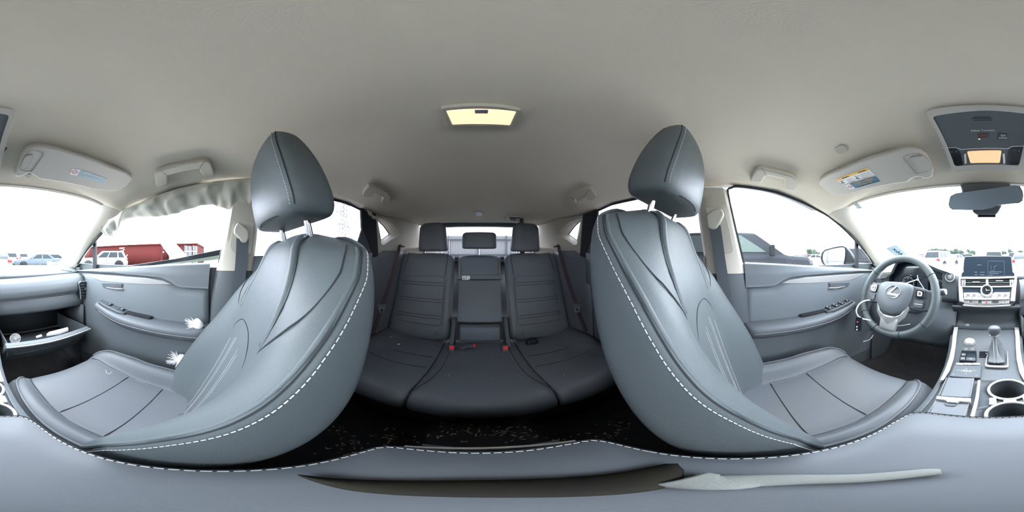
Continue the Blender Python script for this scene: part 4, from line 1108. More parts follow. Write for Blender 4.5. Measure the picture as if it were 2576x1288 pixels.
obj('seam', MB().tube([cen + (p - cen) * .972 + V((0, 0, -.3622)) for p in out], .0018, 5, True), M['seam'], parent=lid_c)
# rear end trim
tr = MB(); tr.loft([[V((x, -.152 + .012 * (x / .09) ** 2, z)) + V((0, dy, 0)) for z, dy in ((-.374, 0), (-.374, -.006), (-.386, -.006), (-.386, 0))] for x in [-.085 + .17 * k / 10 for k in range(11)]])
rt_ = obj('rear_trim', tr, M['silver'], root=con, bevel=.0015)
for x in (-.055, .055): obj('trim_slot', MB().box((x, -.1555, -.377), (.03, .004, .003)), M['plastic'], parent=rt_)
# left bay: padded lids
pd = box_px('tray_lid', [(2383, 948), (2452, 950), (2441, 1000), (2362, 996)], zc_(.012), (0, 0, -.012), 'leather2', root=con, bevel=.004)
lb_ = box_px('tray_handle', [(2356, 995), (2443, 1001), (2442, 1011), (2413, 1009), (2408, 1013), (2384, 1011), (2379, 1006), (2354, 1003)], zc_(.022), (0, 0, -.014), 'silver', root=con, bevel=.002)
pd2 = box_px('tray_lid', [(2352, 1004), (2439, 1012), (2428, 1058), (2326, 1052)], zc_(.014), (0, 0, -.012), 'leather2', root=con, bevel=.004)
box_px('finger_notch', [(2376, 1013), (2408, 1017), (2402, 1022), (2378, 1020)], zc_(.0165), (0, 0, -.004), 'plastic', root=con, rnd=.004)
st = MB()
for a, b in (((2381, 950), (2362, 993)), ((2449, 952), (2441, 997)), ((2356, 1005), (2334, 1038)), ((2436, 1015), (2424, 1050))):
    stitches(st, [zc_(.0145)(*a), zc_(.0145)(*b)], .006, .004, .0009)
obj('tray_stitching', st, M['thread'], root=con, kind='stuff')
obj('divider_rail', MB().tube([zc_(.010)(2463, 958), zc_(.010)(2458, 1000), zc_(.010)(2444, 1055)], .0045, 8), M['trimwood'], root=con)
# touch pad with three keys
tp = box_px('touch_pad', [(2401, 918), (2469, 919), (2466, 950), (2388, 946)], zc_(.012), (0, 0, -.02), 'plastic', root=con, bevel=.002)
obj('pad_print', text_mb('LEXUS', .011, zc_(.0125)(2431, 933), (1, 0, 0), (0, 1, 0)), M['white'], parent=tp)
for a, b in (((2406, 931), (2416, 931.5)), ((2445, 932), (2455, 932)), ((2431, 926), (2431, 929)), ((2430, 937), (2430, 940)), ((2396, 941), (2401, 942.5)), ((2455, 944.5), (2458, 945))):
    obj('pad_mark', MB().tube([zc_(.0125)(*a), zc_(.0125)(*b)], .0005, 4), M['white'], parent=tp)
for x0, x1 in ((2406, 2424), (2425, 2446), (2447, 2466)):
    box_px('pad_key', [(x0, 912), (x1, 912.6), (x1 - 1, 917.5), (x0 - 2, 917)], zc_(.014), (0, 0, -.02), 'trimwood', parent=tp)
# switch block and drive mode knob
sb_ = box_px('switch_block', [(2421, 871), (2457, 872), (2456, 909), (2413, 907)], zc_(.010), (0, 0, -.02), 'gloss', root=con, bevel=.002)
for q in ([(2424, 873), (2438, 873.5), (2437, 882.5), (2422, 882)], [(2440, 873.5), (2455, 874), (2455, 883), (2439, 882.6)], [(2419, 888), (2430, 888.5), (2429, 895), (2417.5, 894.5)], [(2416.5, 897), (2428.5, 897.5), (2428, 905.5), (2415, 905)], [(2430.5, 898), (2454, 898.5), (2454, 907), (2430, 906)]):
    kx = box_px('switch_key', q, zc_(.014), (0, 0, -.006), 'plastic', parent=sb_)
    c = sum((zc_(.0146)(*p) for p in q), V()) / 4; obj('key_mark', MB().box(c, (.010, .002, .0004)), M['white'], parent=sb_)
box_px('switch_display', [(2432, 888.5), (2455, 889.5), (2455, 896.5), (2431, 896)], zc_(.0115), (0, 0, -.006), 'screen', parent=sb_)
kc = onz(2439, 863, -.405); kk = MB(); kk.lathe(kc, (0, -.2, 1), [(.026, -.02), (.026, .0), (.024, .012), (.018, .018), (.001, .019)], 32); ko = obj('mode_knob', kk, M['silver'], root=con)
# gear lever
gt = box_px('shift_gate', [(2464, 866), (2488, 866), (2486, 890), (2481, 897), (2463, 897)], zc_(.010), (0, 0, -.02), 'gloss', root=con)
for i, s_ in enumerate('PRND'):
    obj('gate_letter', text_mb(s_, .010, zc_(.0108)(2482, 870 + 6.3 * i), (1, 0, 0), (0, 1, 0)), M['white'] if i else M['inkred'], parent=gt)
bs = [(2480, 921), (2535, 923), (2533, 862), (2489, 862)]
bc = [zc_(.006)(*p) for p in bs]; bcen = sum(bc, V()) / 4; tip = bcen + V((-.012, .02, .085))
fr_ = MB(); fr_.ring(round_poly([bcen + (p - bcen) * 1.08 for p in bc], .012), round_poly([bcen + (p - bcen) * .97 for p in bc], .012), (0, 0, .004)); obj('boot_frame', fr_, M['trimwood'], root=con)
def boot_ring(t):
    out_ = []
    base = round_poly([bcen + (p - bcen) * .96 for p in bc], .014, 4)
    for i, p in enumerate(base):
        q = tip + (p - bcen).normalized() * .014
        k = t ** .8; w = p * (1 - k) + q * k; w.z = p.z + (tip.z - p.z) * t ** 1.5
        w += (p - bcen).normalized() * .006 * math.sin(PI * t) * math.sin(i * 1.7)
        out_.append(w)
    return out_
bo_ = obj('gear_boot', MB().loft([boot_ring(t) for t in (0, .15, .3, .45, .6, .75, .9, 1.0)]), M['leather2'], root=con, sub=1, smooth=180)
stt = MB()
for dx in (-.006, .006): stitches(stt, [tip * (1 - t) + (bc[0] + bc[1]) / 2 * t + V((dx, -.012 * math.sin(PI * t), .012 * math.sin(PI * t) + .004)) for t in [k / 12 for k in range(1, 12)]], .006, .004, .0009)
obj('boot_stitching', stt, M['thread'], parent=bo_, kind='stuff')
gk = MB(); gk.loft([[tip + V((x * w, y * d - .004 * h / .01, h)) for x, y in ((-1, 0), (-.8, -.7), (0, -1), (.8, -.7), (1, 0), (.8, .7), (0, 1), (-.8, .7))] for h, w, d in ((-.004, .012, .012), (.004, .016, .016), (.012, .022, .020), (.026, .027, .026), (.040, .026, .026), (.048, .020, .020), (.051, .008, .008))])
gko = obj('gear_knob', gk, M['leather2'], root=con, sub=1, smooth=180)
gr = MB(); gr.lathe(tip + V((0, -.001, .004)), (0, -.4, 1), [(.0185, 0), (.0195, .004), (.0185, .009)], 24); obj('knob_collar', gr, M['chrome'], parent=gko)
# cup holders
def cup(px, py, r, y_cut=None):
    c = onz(px, py, -.4235); return c, r
c1_, r1 = V((.060, .392, -.4235)), .047; c2_, r2 = V((.056, .285, -.4235)), .047
# cut the wells out of the console body, then line them
for c, r in ((c1_, r1), (c2_, r2)):
    cm = MB(); cm.lathe(c, (0, 0, 1), [(r, -.075), (r, .05)], 40); cut = obj('cutter', cm, M['gloss'])
    mod = body_.modifiers.new('cut', 'BOOLEAN'); mod.operation = 'DIFFERENCE'; mod.object = cut; mod.solver = 'EXACT'
    bpy.context.view_layer.update()
    me_ = bpy.data.meshes.new_from_object(body_.evaluated_get(bpy.context.evaluated_depsgraph_get()))
    body_.modifiers.clear(); old_ = body_.data; body_.data = me_; me_.name = 'console_body'; bpy.data.meshes.remove(old_)
    cmesh = cut.data; bpy.data.objects.remove(cut); bpy.data.meshes.remove(cmesh)
    m = MB(); m.lathe(c, (0, 0, 1), [(r - .0005, .001), (r - .002, -.004), (r - .004, -.05), (r - .010, -.066), (r - .018, -.070), (.001, -.070), (.001, -.072), (r - .001, -.072)], 40, cap=False); w_ = obj('cup_well', m, M['plastic'], root=con)
    m = MB(); m.tube([c + V((r * math.cos(a), r * math.sin(a), .003)) for a in [k / 44 * 2 * PI for k in range(44)]], .0042, 8, True); obj('cup_ring', m, M['silver'], parent=w_, smooth=180)
for s in (-1, 1):
    m = MB(); x = .058 + s * .036; m.box((x, .3385, -.4205), (.016, .030, .008)); obj('cup_bridge', m, M['silver'], root=con, bevel=.003)
m = MB(); m.box((.058, .3385, -.4215), (.028, .016, .006)); obj('cup_tab', m, M['trimwood'], root=con, bevel=.002)

# ================================================================== roof fittings
OP0 = V((0, .289, .381)); ON = V((0, -.478, -1)).normalized()
def oc(w): return lambda px, py: onp(px, py, OP0 + ON * w, ON)
ovh = thing('overhead_console', oc(0)(2485, 431), 'grey overhead console with a lit map lamp above the rear-view mirror', 'roof console')
outer = [(2322, 277), (2485, 263.5), (2622, 277), (2575, 431), (2396, 434)]
inner = [(2344, 294), (2485, 278.5), (2600, 290), (2563, 417), (2402, 419)]
o_ = round_poly([oc(.004)(*p) for p in outer], .022, 5); i_ = round_poly([oc(.004)(*p) for p in inner], .010, 5)
obj('frame', MB().ring(o_, i_, ON * -.03), M['visor'], root=ovh, bevel=.002)
dk = round_poly([oc(.001)(*p) for p in inner], .010, 5)
pan = obj('panel', MB().prism(dk, ON * -.012), mat('overhead_panel_plastic', (.10, .115, .125), .5), root=ovh)
for k, (x0, x1) in enumerate(((2448, 2492), (2444, 2497), (2450, 2496))):
    box_px('microphone_slot', [(x0, 294 + 4 * k), (x1, 293.6 + 4 * k), (x1, 295 + 4 * k), (x0, 295.4 + 4 * k)], oc(.0016), ON * -.002, 'rubber', parent=pan, bevel=0)
rx, ry = V((1, 0, 0)), V((0, -1, .478))
obj('console_text', text_mb('Safety Connect', .0085, oc(.0016)(2472, 328), rx, ry), M['white'], parent=pan)
sos = box_px('sos_button', [(2459, 336), (2488, 335.5), (2486, 347), (2460, 347.5)], oc(.003), ON * -.004, 'plastic', parent=pan)
obj('sos_print', text_mb('SOS', .010, oc(.0034)(2472, 341.5), rx, ry), M['inkred'], parent=pan)
db = box_px('door_button', [(2513, 336), (2535, 337), (2533, 352), (2512, 352)], oc(.003), ON * -.004, 'plastic', parent=pan)
obj('door_print', text_mb('DOOR', .0065, oc(.0034)(2523, 347.5), rx, ry), M['white'], parent=pan)
lg = MB()
lg.tube([oc(.0034)(2518, 339.5), oc(.0034)(2529, 339.7)], .0006, 4)
for k in range(5):
    a = math.radians(30 + 30 * k); c = oc(.0034)(2523.5, 339.6); lg.tube([c + rx * math.cos(a) * .003 - ry * math.sin(a) * .002, c + rx * math.cos(a) * .007 - ry * math.sin(a) * .005], .0005, 4)
obj('lamp_symbol', lg, M['white'], parent=pan, kind='stuff')
box_px('indicator_led', [(2461, 349.5), (2466, 349.3), (2466, 351), (2461, 351.2)], oc(.002), ON * -.002, 'lens', parent=pan, bevel=0)
for q in ([(2374, 374), (2404, 372), (2416, 382), (2424, 416), (2404, 418), (2395, 410)], [(2596, 371), (2546, 369), (2536, 379), (2531, 415), (2562, 416), (2570, 408)]):
    pod = box_px('map_lamp_pod', q, oc(.002), ON * -.003, 'gloss', parent=pan, rnd=.006)
    c = sum((oc(.003)(*p) for p in q[:3]), V()) / 3
    for d in (-.006, .006): obj('pod_dot', MB().box(c + V((d, .01, -.003)), (.003, .003, .001)), M['white'], parent=pan)
lm = box_px('lamp_lens', [(2432.5, 382.5), (2519.5, 380), (2515, 410.5), (2441, 411)], oc(.006), ON * -.008, 'lens2', parent=pan, rnd=.005)
for x0 in (2425, 2522): box_px('lens_bracket', [(x0, 388), (x0 + 5, 386), (x0 + 7, 411), (x0 + 2, 413)], oc(.004), ON * -.005, 'silver', parent=pan, rnd=.002)
box_px('panel_step', [(2366, 372.5), (2404, 370.5), (2418, 375.5), (2535, 373.5), (2545, 368), (2592, 367), (2592, 368.5), (2545, 369.5), (2536, 375), (2418, 377), (2404, 372), (2366, 374)], oc(.002), ON * -.003, 'silver', parent=pan, bevel=0)
# rear dome lamp
zd = lambda w: (lambda px, py: onz(px, py, .397 - w))
dm = thing('dome_lamp', zd(0)(1210, 320), 'rectangular roof lamp glowing warm white above the rear seat', 'lamp')
o_ = round_poly([zd(.006)(*p) for p in ((1108, 273), (1160, 267.5), (1208, 266), (1260, 269), (1313, 279), (1292, 320.5), (1210, 318), (1129, 319.5))], .008, 4)
i_ = round_poly([zd(.006)(*p) for p in ((1122, 279), (1165, 275), (1208, 274), (1255, 276), (1299, 281), (1283, 315.5), (1210, 312.5), (1138, 314))], .004, 4)
obj('bezel', MB().ring(o_, i_, V((0, 0, .02))), M['beige'], root=dm, bevel=.0015)
ln = obj('lens', MB().prism([p + V((0, 0, -.001)) for p in i_], (0, 0, .012)), M['lens'], root=dm, bevel=.003)
box_px('lamp_switch', [(1194, 277), (1228.5, 277), (1227, 286), (1195, 286)], zd(.009), (0, 0, .006), 'trimwood', root=dm, bevel=.001)
# grab handles
def grab(pxs, label, bend):
    pts = [onceil(px, py, .001) for px, py in pxs]
    n = sum((nceil(p) for p in pts), V()).normalized()
    c = sum(pts, V()) / len(pts)
    t = thing('grab_handle', c, label, 'grab handle', 'roof grab handles')
    pl = round_poly(pts, .008, 3)
    obj('grip', MB().prism(pl, n * .024), M['beige'], root=t, bevel=.0075, bseg=3)
    for a, b in bend:
        pa, pb = pts[a], pts[b]
        obj('joint_line', MB().tube([pa + n * .0243, pb + n * .0243], .0006, 4), M['seam'], root=t)
    return t
grab([(389, 426), (404, 418.6), (514, 394), (528.6, 399), (539, 429), (535.7, 434.6), (514, 436), (505, 429), (500, 415), (421, 433), (423, 452.5), (419.6, 458), (398, 462), (393, 458)], 'beige grab handle above the torn curtain airbag at the front passenger window', ((2, 8), (1, 9)))
grab([(1886.7, 442), (1892, 430), (1904, 415), (1918, 414), (1960.6, 423.6), (1995, 434), (2005, 445), (2003, 467), (1997.6, 474.5), (1976.5, 470), (1973, 464.5), (1974, 443), (1929, 433), (1922, 443), (1917, 453), (1889, 449)], 'beige grab handle above the driver window', ((3, 12),))
grab([(911, 485), (914, 473.5), (926, 460), (937, 461), (971, 477), (980, 486.6), (979, 501.5), (972, 509), (958.7, 504), (959.6, 495), (964, 489), (939, 475), (934.5, 485), (924, 487.5)], 'beige rear grab handle on the passenger side beside the power pylon window', ())
gh = grab([(1430, 492.5), (1435, 486), (1478, 466), (1488, 466), (1498, 478), (1502, 487), (1498, 493), (1482, 496), (1476, 488.5), (1473, 481), (1447.5, 493.5), (1451.6, 504.6), (1448.6, 510.7), (1439.5, 513), (1434.4, 506.6)], 'beige rear grab handle with coat hook behind the driver seat', ((3, 9), (1, 10)))
obj('coat_hook', MB().prism(round_poly([onceil(px, py, .002) for px, py in ((1472, 487), (1476, 487), (1483, 495), (1478, 497))], .003), V((.5, .3, -.8)) * .014), M['beige'], root=gh, bevel=.002)
# sun visors
def vplane(s): 
    # rear edge high, front edge low, dropping towards the door
    p0 = V((0, .30, .352)); return p0, V((.12 * s, .377, 1)).normalized() * -1
VP = {}
for s in (1, -1):
    p0, n = vplane(s); VP[s] = (V((s * .1, .30, .342)), n)
def vis(s, w=0.0): return lambda px, py: onp(px, py, VP[s][0] + VP[s][1] * w, VP[s][1])
def visor(s, label, outline, plate, flap, recess, clip):
    f = vis(s); n = VP[s][1]
    pts = [f(*p) for p in outline]; c = sum(pts, V()) / len(pts)
    t = thing('sun_visor', c, label, 'sun visor', 'sun visors')
    obj('visor_body', MB().prism(round_poly(pts, .006, 3), n * -.020), M['visor'], root=t, bevel=.006, bseg=3)
    o_ = round_poly([vis(s, .002)(*p) for p in plate], .012, 4)
    k = sum(o_, V()) / len(o_)
    mf = obj('mirror_frame', MB().ring(o_, [k + (p - k) * .965 for p in o_], n * -.004), M['beige'], root=t)
    fl_ = round_poly([vis(s, .005)(*p) for p in flap], .012, 4); k2 = sum(fl_, V()) / len(fl_)
    obj('mirror_flap', MB().ring(fl_, [k2 + (p - k2) * .86 for p in fl_], n * -.006), M['beige'], root=t, bevel=.001)
    obj('flap_recess', MB().prism([k2 + (p - k2) * .86 for p in fl_], n * -.003), M['visor'], root=t)
    cl_ = [vis(s, -.004)(*p) for p in clip]
    obj('clip', MB().prism(round_poly(cl_, .004), n * -.014), M['beige'], root=t, bevel=.002)
    return t
vd_ = visor(-1, 'driver sun visor with orange and blue airbag warning labels',
    [(2058, 463), (2062, 452), (2080, 441), (2130, 421), (2167, 405), (2210, 391), (2243, 382), (2270, 374), (2294, 373), (2318, 381), (2336, 398), (2349, 428), (2346, 446), (2330, 451), (2314, 446), (2295, 449), (2284, 459), (2230, 467), (2178, 477), (2132, 491), (2100, 490), (2082, 483)],
    [(2267, 395), (2300, 385), (2324, 389), (2336, 400), (2347, 425), (2335, 432), (2305, 440)],
    [(2285, 397), (2325, 390), (2336, 400), (2348, 424), (2340, 430), (2312, 432)], None, [(2293, 446), (2322, 445), (2318, 453), (2302, 455)])
vp_ = visor(1, 'passenger sun visor with a pale blue warning label',
    [(34, 440), (40, 428), (54, 392), (66, 375), (88, 366), (110, 367), (160, 379), (220, 398), (280, 421), (318, 435), (333, 447), (334, 452), (318, 469), (299, 481), (270, 481), (240, 478), (180, 464), (120, 454), (98, 451), (88, 444), (74, 436), (58, 444), (44, 446)],
    [(48, 426), (58, 396), (76, 377), (110, 385), (112, 390), (84, 428), (78, 433), (60, 431)],
    [(50, 422), (62, 394), (74, 389), (86, 391), (70, 424), (62, 427)], None, [(58, 438), (80, 438), (78, 448), (66, 449)])
# labels on the visors
def vlabel(t, s, pts, m, w=.0008): return box_px('warning_label', pts, vis(s, w), VP[s][1] * -.0006, m, root=t, bevel=0)
vlabel(vd_, -1, [(2104, 452), (2182, 422), (2200, 441), (2120, 464)], 'paper')
vlabel(vd_, -1, [(2104, 452), (2182, 422), (2187, 428), (2108, 456)], 'orange', .0014)
vlabel(vd_, -1, [(2126, 467), (2138, 463), (2152, 474), (2138, 476)], 'paper')
vlabel(vd_, -1, [(2138, 463), (2203, 443.5), (2215, 456), (2152, 474)], 'blue')
d_ = (vis(-1)(2203, 443.5) - vis(-1)(2138, 463)).normalized(); u_ = (vis(-1)(2138, 463) - vis(-1)(2152, 474)).normalized()
for s_, px, py, sz, m in (('AIR BAG WARNING', 2172, 456, .0085, 'orange'), ('FLIP VISOR OVER', 2176, 461, .0075, 'orange')):
    obj('label_text', text_mb(s_, sz, vis(-1, .0014)(px, py), d_, u_), M[m], root=vd_)
obj('label_text', text_mb('WARNING', .006, vis(-1, .002)(2168, 431.5), d_, u_), M['ink'], root=vd_)
obj('label_text', text_mb('WARNING', .006, vis(-1, .002)(2127, 446.5), d_, u_), M['ink'], root=vd_)
lt = MB()
for k in range(9): lt.tube([vis(-1, .0016)(2158 + 5.8 * k, 471 - 1.72 * k), vis(-1, .0016)(2162 + 5.8 * k, 469.8 - 1.72 * k)], .0012, 4)
for k in range(5):
    lt.tube([vis(-1, .0014)(2128 + 2.5 * k, 453 + 2.2 * k), vis(-1, .0014)(2143 + 2.5 * k, 447 + 2.2 * k)], .0004, 4)
    lt.tube([vis(-1, .0014)(2162 + 2.5 * k, 440.5 + 2.4 * k), vis(-1, .0014)(2186 + 2.5 * k, 431.5 + 2.4 * k)], .0004, 4)
obj('label_lines', lt, M['ink'], root=vd_, kind='stuff')
pc = MB()
for cx_, cy_ in ((2119, 457), (2156, 446)):
    a = lambda x, y: vis(-1, .0014)(cx_ + x, cy_ + y)
    pc.tube([a(-6, -3), a(4, 5)], .0009, 4); pc.tube([a(3, -5), a(-3, 5)], .0007, 4); pc.tube([a(-2, 4), a(7, 2)], .0008, 4)
obj('label_pictogram', pc, M['ink'], root=vd_, kind='stuff')
rc = MB(); c = vis(-1, .0014)(2138, 470); rc.tube([c + d_ * .0075 * math.cos(q) + u_ * .0075 * math.sin(q) for q in [k / 20 * 2 * PI for k in range(20)]], .0006, 4, True); rc.tube([c - d_ * .005 + u_ * .005, c + d_ * .005 - u_ * .005], .0006, 4)
obj('no_child_seat_sign', rc, M['inkred'], root=vd_, kind='stuff')
vlabel(vp_, 1, [(181, 425), (203, 427), (193, 442), (176, 438)], 'paper')
paleblue = mat('pale_blue_label', (.36, .46, .50), .6)
vlabel(vp_, 1, [(203, 427), (271, 450), (256, 461), (193, 442)], paleblue)
d2 = (vis(1)(271, 450) - vis(1)(203, 427)).normalized(); u2 = (vis(1)(203, 427) - vis(1)(193, 442)).normalized()
obj('label_text', text_mb('AIR BAG WARNING', .008, vis(1, .0014)(234, 440), d2, u2), M['paper'], root=vp_)
obj('label_text', text_mb('FLIP VISOR OVER', .007, vis(1, .0014)(228, 447), d2, u2), M['paper'], root=vp_)
rc = MB(); c = vis(1, .0014)(188, 433); rc.tube([c + d2 * .0085 * math.cos(q) + u2 * .0085 * math.sin(q) for q in [k / 20 * 2 * PI for k in range(20)]], .0006, 4, True); rc.tube([c - d2 * .006 - u2 * .006, c + d2 * .006 + u2 * .006], .0006, 4)
obj('no_child_seat_sign', rc, M['inkred'], root=vp_, kind='stuff')
# small ceiling covers
def cover(name, pxs, label, cat, m, d=.004):
    pts = [onceil(px, py, .0005) for px, py in pxs]; n = sum((nceil(p) for p in pts), V()).normalized()
    return obj(name, MB().prism(round_poly(pts, .004), n * d), M[m], bevel=.001, label=label, cat=cat)
cover('microphone_cover', [(2099, 372), (2117, 363), (2133, 371), (2131, 380), (2113, 387), (2105, 384)], 'small beige microphone cover in the headliner above the driver visor', 'cover', 'beige')
cover('roof_sensor', [(1197, 531.5), (1213.5, 531.5), (1213.5, 542), (1197, 542)], 'small dark square sensor in the headliner ahead of the rear window', 'sensor', 'trimwood', .006)

# ---- rear-view mirror
RM0 = V((0, .52, .19)); RMN = V((-.12, -.96, -.28)).normalized()
rmf = lambda w: (lambda px, py: onp(px, py, RM0 + RMN * w, RMN))
rm = thing('rear_view_mirror', rmf(0)(2480, 527), 'wide rear-view mirror on a grey mount below the roof console', 'mirror')
out_m = [(2385, 514), (2387, 500), (2391, 492), (2403, 486), (2440, 481), (2500, 473), (2553, 465.7), (2566, 468), (2573, 480), (2575, 492), (2573, 505), (2564, 511), (2530, 514), (2506, 517), (2495, 524), (2470, 529), (2430, 528.5), (2396, 528), (2388, 523)]
pts = [rmf(.006)(*p) for p in out_m]; k = sum(pts, V()) / len(pts)
obj('mirror_shell', MB().loft([[k + (p - k) * f - RMN * d for p in pts] for f, d in ((.97, 0), (1.0, .003), (1.0, .012), (.85, .028), (.4, .036))]), M['plastic'], root=rm, smooth=50)
obj('mirror_face', MB().prism([k + (p - k) * .965 + RMN * .0004 for p in pts], RMN * -.002), M['glaremirror'], root=rm)
mt = MB(); mt.loft([[ony(px, py, y) for px, py in ((2415, 462), (2543, 461), (2538, 490), (2421, 492))] for y in (.535, .575)])
obj('mirror_mount', mt, M['softtouch'], root=rm, bevel=.008)
sn = MB(); sn.loft([[ony(px, py, y) for px, py in q] for y, q in ((.545, ((2441, 520), (2521, 517), (2512, 533), (2505, 541), (2456, 541), (2448, 534))), (.60, ((2441, 505), (2521, 505), (2516, 530), (2508, 538), (2458, 538), (2448, 530))))])
obj('sensor_housing', sn, M['softtouch'], root=rm, bevel=.004)
cmx = MB(); cmx.loft([[ony(px, py, y) for px, py in ((2459, 540), (2505, 540), (2505, 547), (2459, 547))] for y in (.555, .59)]); obj('sensor_window', cmx, M['gloss'], root=rm, bevel=.001)
stm_ = MB(); stm_.tube([rmf(-.03)(2480, 495), V((0, .585, .235))], .012, 12); obj('mirror_stem', stm_, M['plastic'], root=rm)

# ================================================================== seat belts
def anchor(side, cover_px, strap_px, plate_px, label, lower):
    t = thing('seat_belt', onside(*strap_px[-1], -.03), label, 'seat belt')
    pl = [onside(px, py, -.030) for px, py in plate_px]
    obj('adjuster_plate', MB().prism(round_poly(pl, .012), (side * .012, 0, 0)), M['beige'], root=t, bevel=.002)
    cp = [onside(px, py, -.052) for px, py in cover_px]; k = sum(cp, V()) / len(cp)
    cp = round_poly(cp, .008)
    k = sum(cp, V()) / len(cp)
    obj('anchor_cover', MB().loft([[p + V((side * .03, 0, 0)) for p in cp], cp, [k + (p - k) * .9 - V((side * .006, 0, 0)) for p in cp]]), M['beige'], root=t, smooth=50, bevel=.002)
    sp = [onside(px, py, -.046) for px, py in strap_px]
    obj('webbing', MB().strap(smooth_path(sp, 4), (0, 1, .12), .046, .0016), M['belt'], root=t)
    return t
anchor(-1, [(1778, 541), (1796, 527), (1815, 524), (1822, 538), (1812, 560), (1803, 575), (1790, 578), (1781, 572)], [(1798, 568), (1803, 600), (1810, 650), (1818, 700), (1826, 745), (1838, 820), (1850, 900)],
       [(1774, 521), (1815, 518), (1824, 530), (1836, 580), (1846, 630), (1840, 637), (1790, 640)], 'dark grey seat belt hanging from the pillar anchor behind the driver seat', None)
anchor(1, [(590, 572), (597, 560), (605, 561), (624, 580), (625, 598), (620, 612), (608, 610), (600, 597), (588, 585)], [(610, 600), (608, 640), (605, 680), (600, 720), (592, 780), (585, 860)],
       [(577, 622), (588, 556), (622, 552), (640, 560), (632, 640), (590, 640)], 'dark grey seat belt hanging from the pillar anchor behind the passenger seat', None)
def rear_belt(side, label, mirror_x):
    px_pts = [(1004, 616), (1002, 630), (998, 650), (983, 705), (962, 768), (950, 805), (938, 838)]
    ds = [1.31, 1.28, 1.21, 1.13, 1.06, 1.01, .975]
    pts = [ond(px, py, d) for (px, py), d in zip(px_pts, ds)]
    if side < 0: pts = mir(pts)
    t = thing('seat_belt', pts[-1], label, 'seat belt', 'rear outer seat belts')
    obj('webbing', MB().strap(smooth_path(pts, 4), (1, -side * .55, 0), .047, .0018), M['beltr'], root=t)
    k = pts[4]; fw = V((-side * .35, .93, .1)).normalized(); rt = V((.93, side * .35, 0)); up_ = V((-side * .25, .30, -.9)).normalized()
    k = k + fw * .016
    tb = obj('tongue_cap', MB().prism([k + rt * a + up_ * b for a, b in ((-.032, -.012), (.032, -.012), (.030, .006), (.018, .014), (-.018, .014), (-.030, .006))], fw * .012), M['plastic'], root=t, bevel=.003)
    o2 = [k + fw * .008 + rt * a + up_ * b for a, b in ((-.017, .010), (.017, .010), (.015, .048), (-.015, .048))]; c2 = sum(o2, V()) / 4
    obj('tongue', MB().ring(o2, [c2 + (p - c2) * .55 for p in o2], fw * .003), M['chrome'], root=t)
    bz_ = pts[0] + V((0, .01, 0)); 
    obj('belt_guide', MB().box(V((bz_.x, bz_.y - .02, .078)), (.075, .05, .012)), M['rubber'], root=t, bevel=.004)
    return t
rear_belt(1, 'brown seat belt over the outer rear seat on the passenger side', 0)
rear_belt(-1, 'brown seat belt over the outer rear seat behind the driver', 0)
# light grey belt shelf caps behind the rear seat corners
for side, nm, lb in ((1, 'trim_16', 'light grey shelf cap at the passenger side end of the rear seat back'), (-1, 'trim_17', 'light grey shelf cap at the driver side end of the rear seat back')):
    mb = MB(); mb.loft([[V((side * x, y, z)) for y, z in ((-1.222, .030), (-1.25, .062), (-1.30, .075), (-1.42, .078), (-1.42, -.06), (-1.222, -.06))] for x in (.44, .50, .56, .62, .655)])
    obj(nm, mb, M['visor'], bevel=.008, label=lb, cat='trim', kind='structure')
# centre rear belt from the roof
cbt = thing('seat_belt', onceil(1302, 556), 'dark centre seat belt dropping from a roof bracket behind the rear headrest', 'seat belt')
cv = [onceil(px, py, .001) for px, py in ((1270, 552), (1277, 540), (1312, 543), (1322, 552), (1318, 560))]; nn = V((0, .3, -1)).normalized()
obj('roof_bracket', MB().prism(round_poly(cv, .01), nn * .012), M['visor'], root=cbt, bevel=.003)
obj('reel_slot', MB().prism([onceil(px, py, .013) for px, py in ((1281, 546), (1310, 547), (1314, 557), (1284, 553))], nn * .004), M['rubber'], root=cbt)
pth = [ond(1309, 550, 1.26), ond(1310, 556, 1.285), ond(1311, 566, 1.335), ond(1313, 585, 1.40), ond(1314, 640, 1.44)]
obj('webbing', MB().strap(smooth_path(pth, 4), (1, .2, 0), .045, .0018), M['beltr'], root=cbt)
tg_ = ond(1303, 554, 1.25)
o2 = [tg_ + V((a, 0, b)) for a, b in ((-.012, .012), (.012, .012), (.012, -.016), (-.012, -.016))]; c2 = sum(o2, V()) / 4
obj('tongue', MB().ring(o2, [c2 + (p - c2) * .6 for p in o2], (0, -.004, 0)), M['chrome'], root=cbt)
# buckles
def buckle(px, py, z, label, lean):
    b = onz(px, py, z)
    t = thing('belt_buckle', b - V((0, 0, .03)), label, 'buckle', 'rear belt buckles')
    R_ = Matrix.Rotation(lean, 3, 'Z') @ Matrix.Rotation(.35, 3, 'X')
    m = MB(); m.box(b + V((0, -.012, -.018)), (.036, .028, .05), R_); obj('buckle_body', m, M['plastic'], root=t, bevel=.004)
    m = MB(); m.box(b + R_ @ V((0, .0125, .002)) + V((0, -.012, -.012)), (.028, .006, .026), R_); obj('release_button', m, M['red'], root=t, bevel=.003)
buckle(1136, 873, -.560, 'red buckle beside the hinge cover on the passenger side of the rear armrest', 0)
buckle(1272, 874, -.560, 'red buckle beside the hinge cover on the driver side of the rear armrest', 0)
t = thing('belt_buckle', onz(1175, 874, -.575), 'buckle with red button lying flat under the rear armrest flap', 'buckle', 'rear belt buckles')
p0, p1 = onz(1160, 876, -.572), onz(1190, 870, -.565)
m = MB(); m.strap([p0, p0 * .5 + p1 * .5 + V((0, 0, .010)), p1], (0, 1, 0), .034, .018); obj('buckle_body', m, M['plastic'], root=t, bevel=.005)
m = MB(); m.box(p1 + V((-.008, .004, .004)), (.016, .026, .018)); obj('release_button', m, M['red'], root=t, bevel=.003)
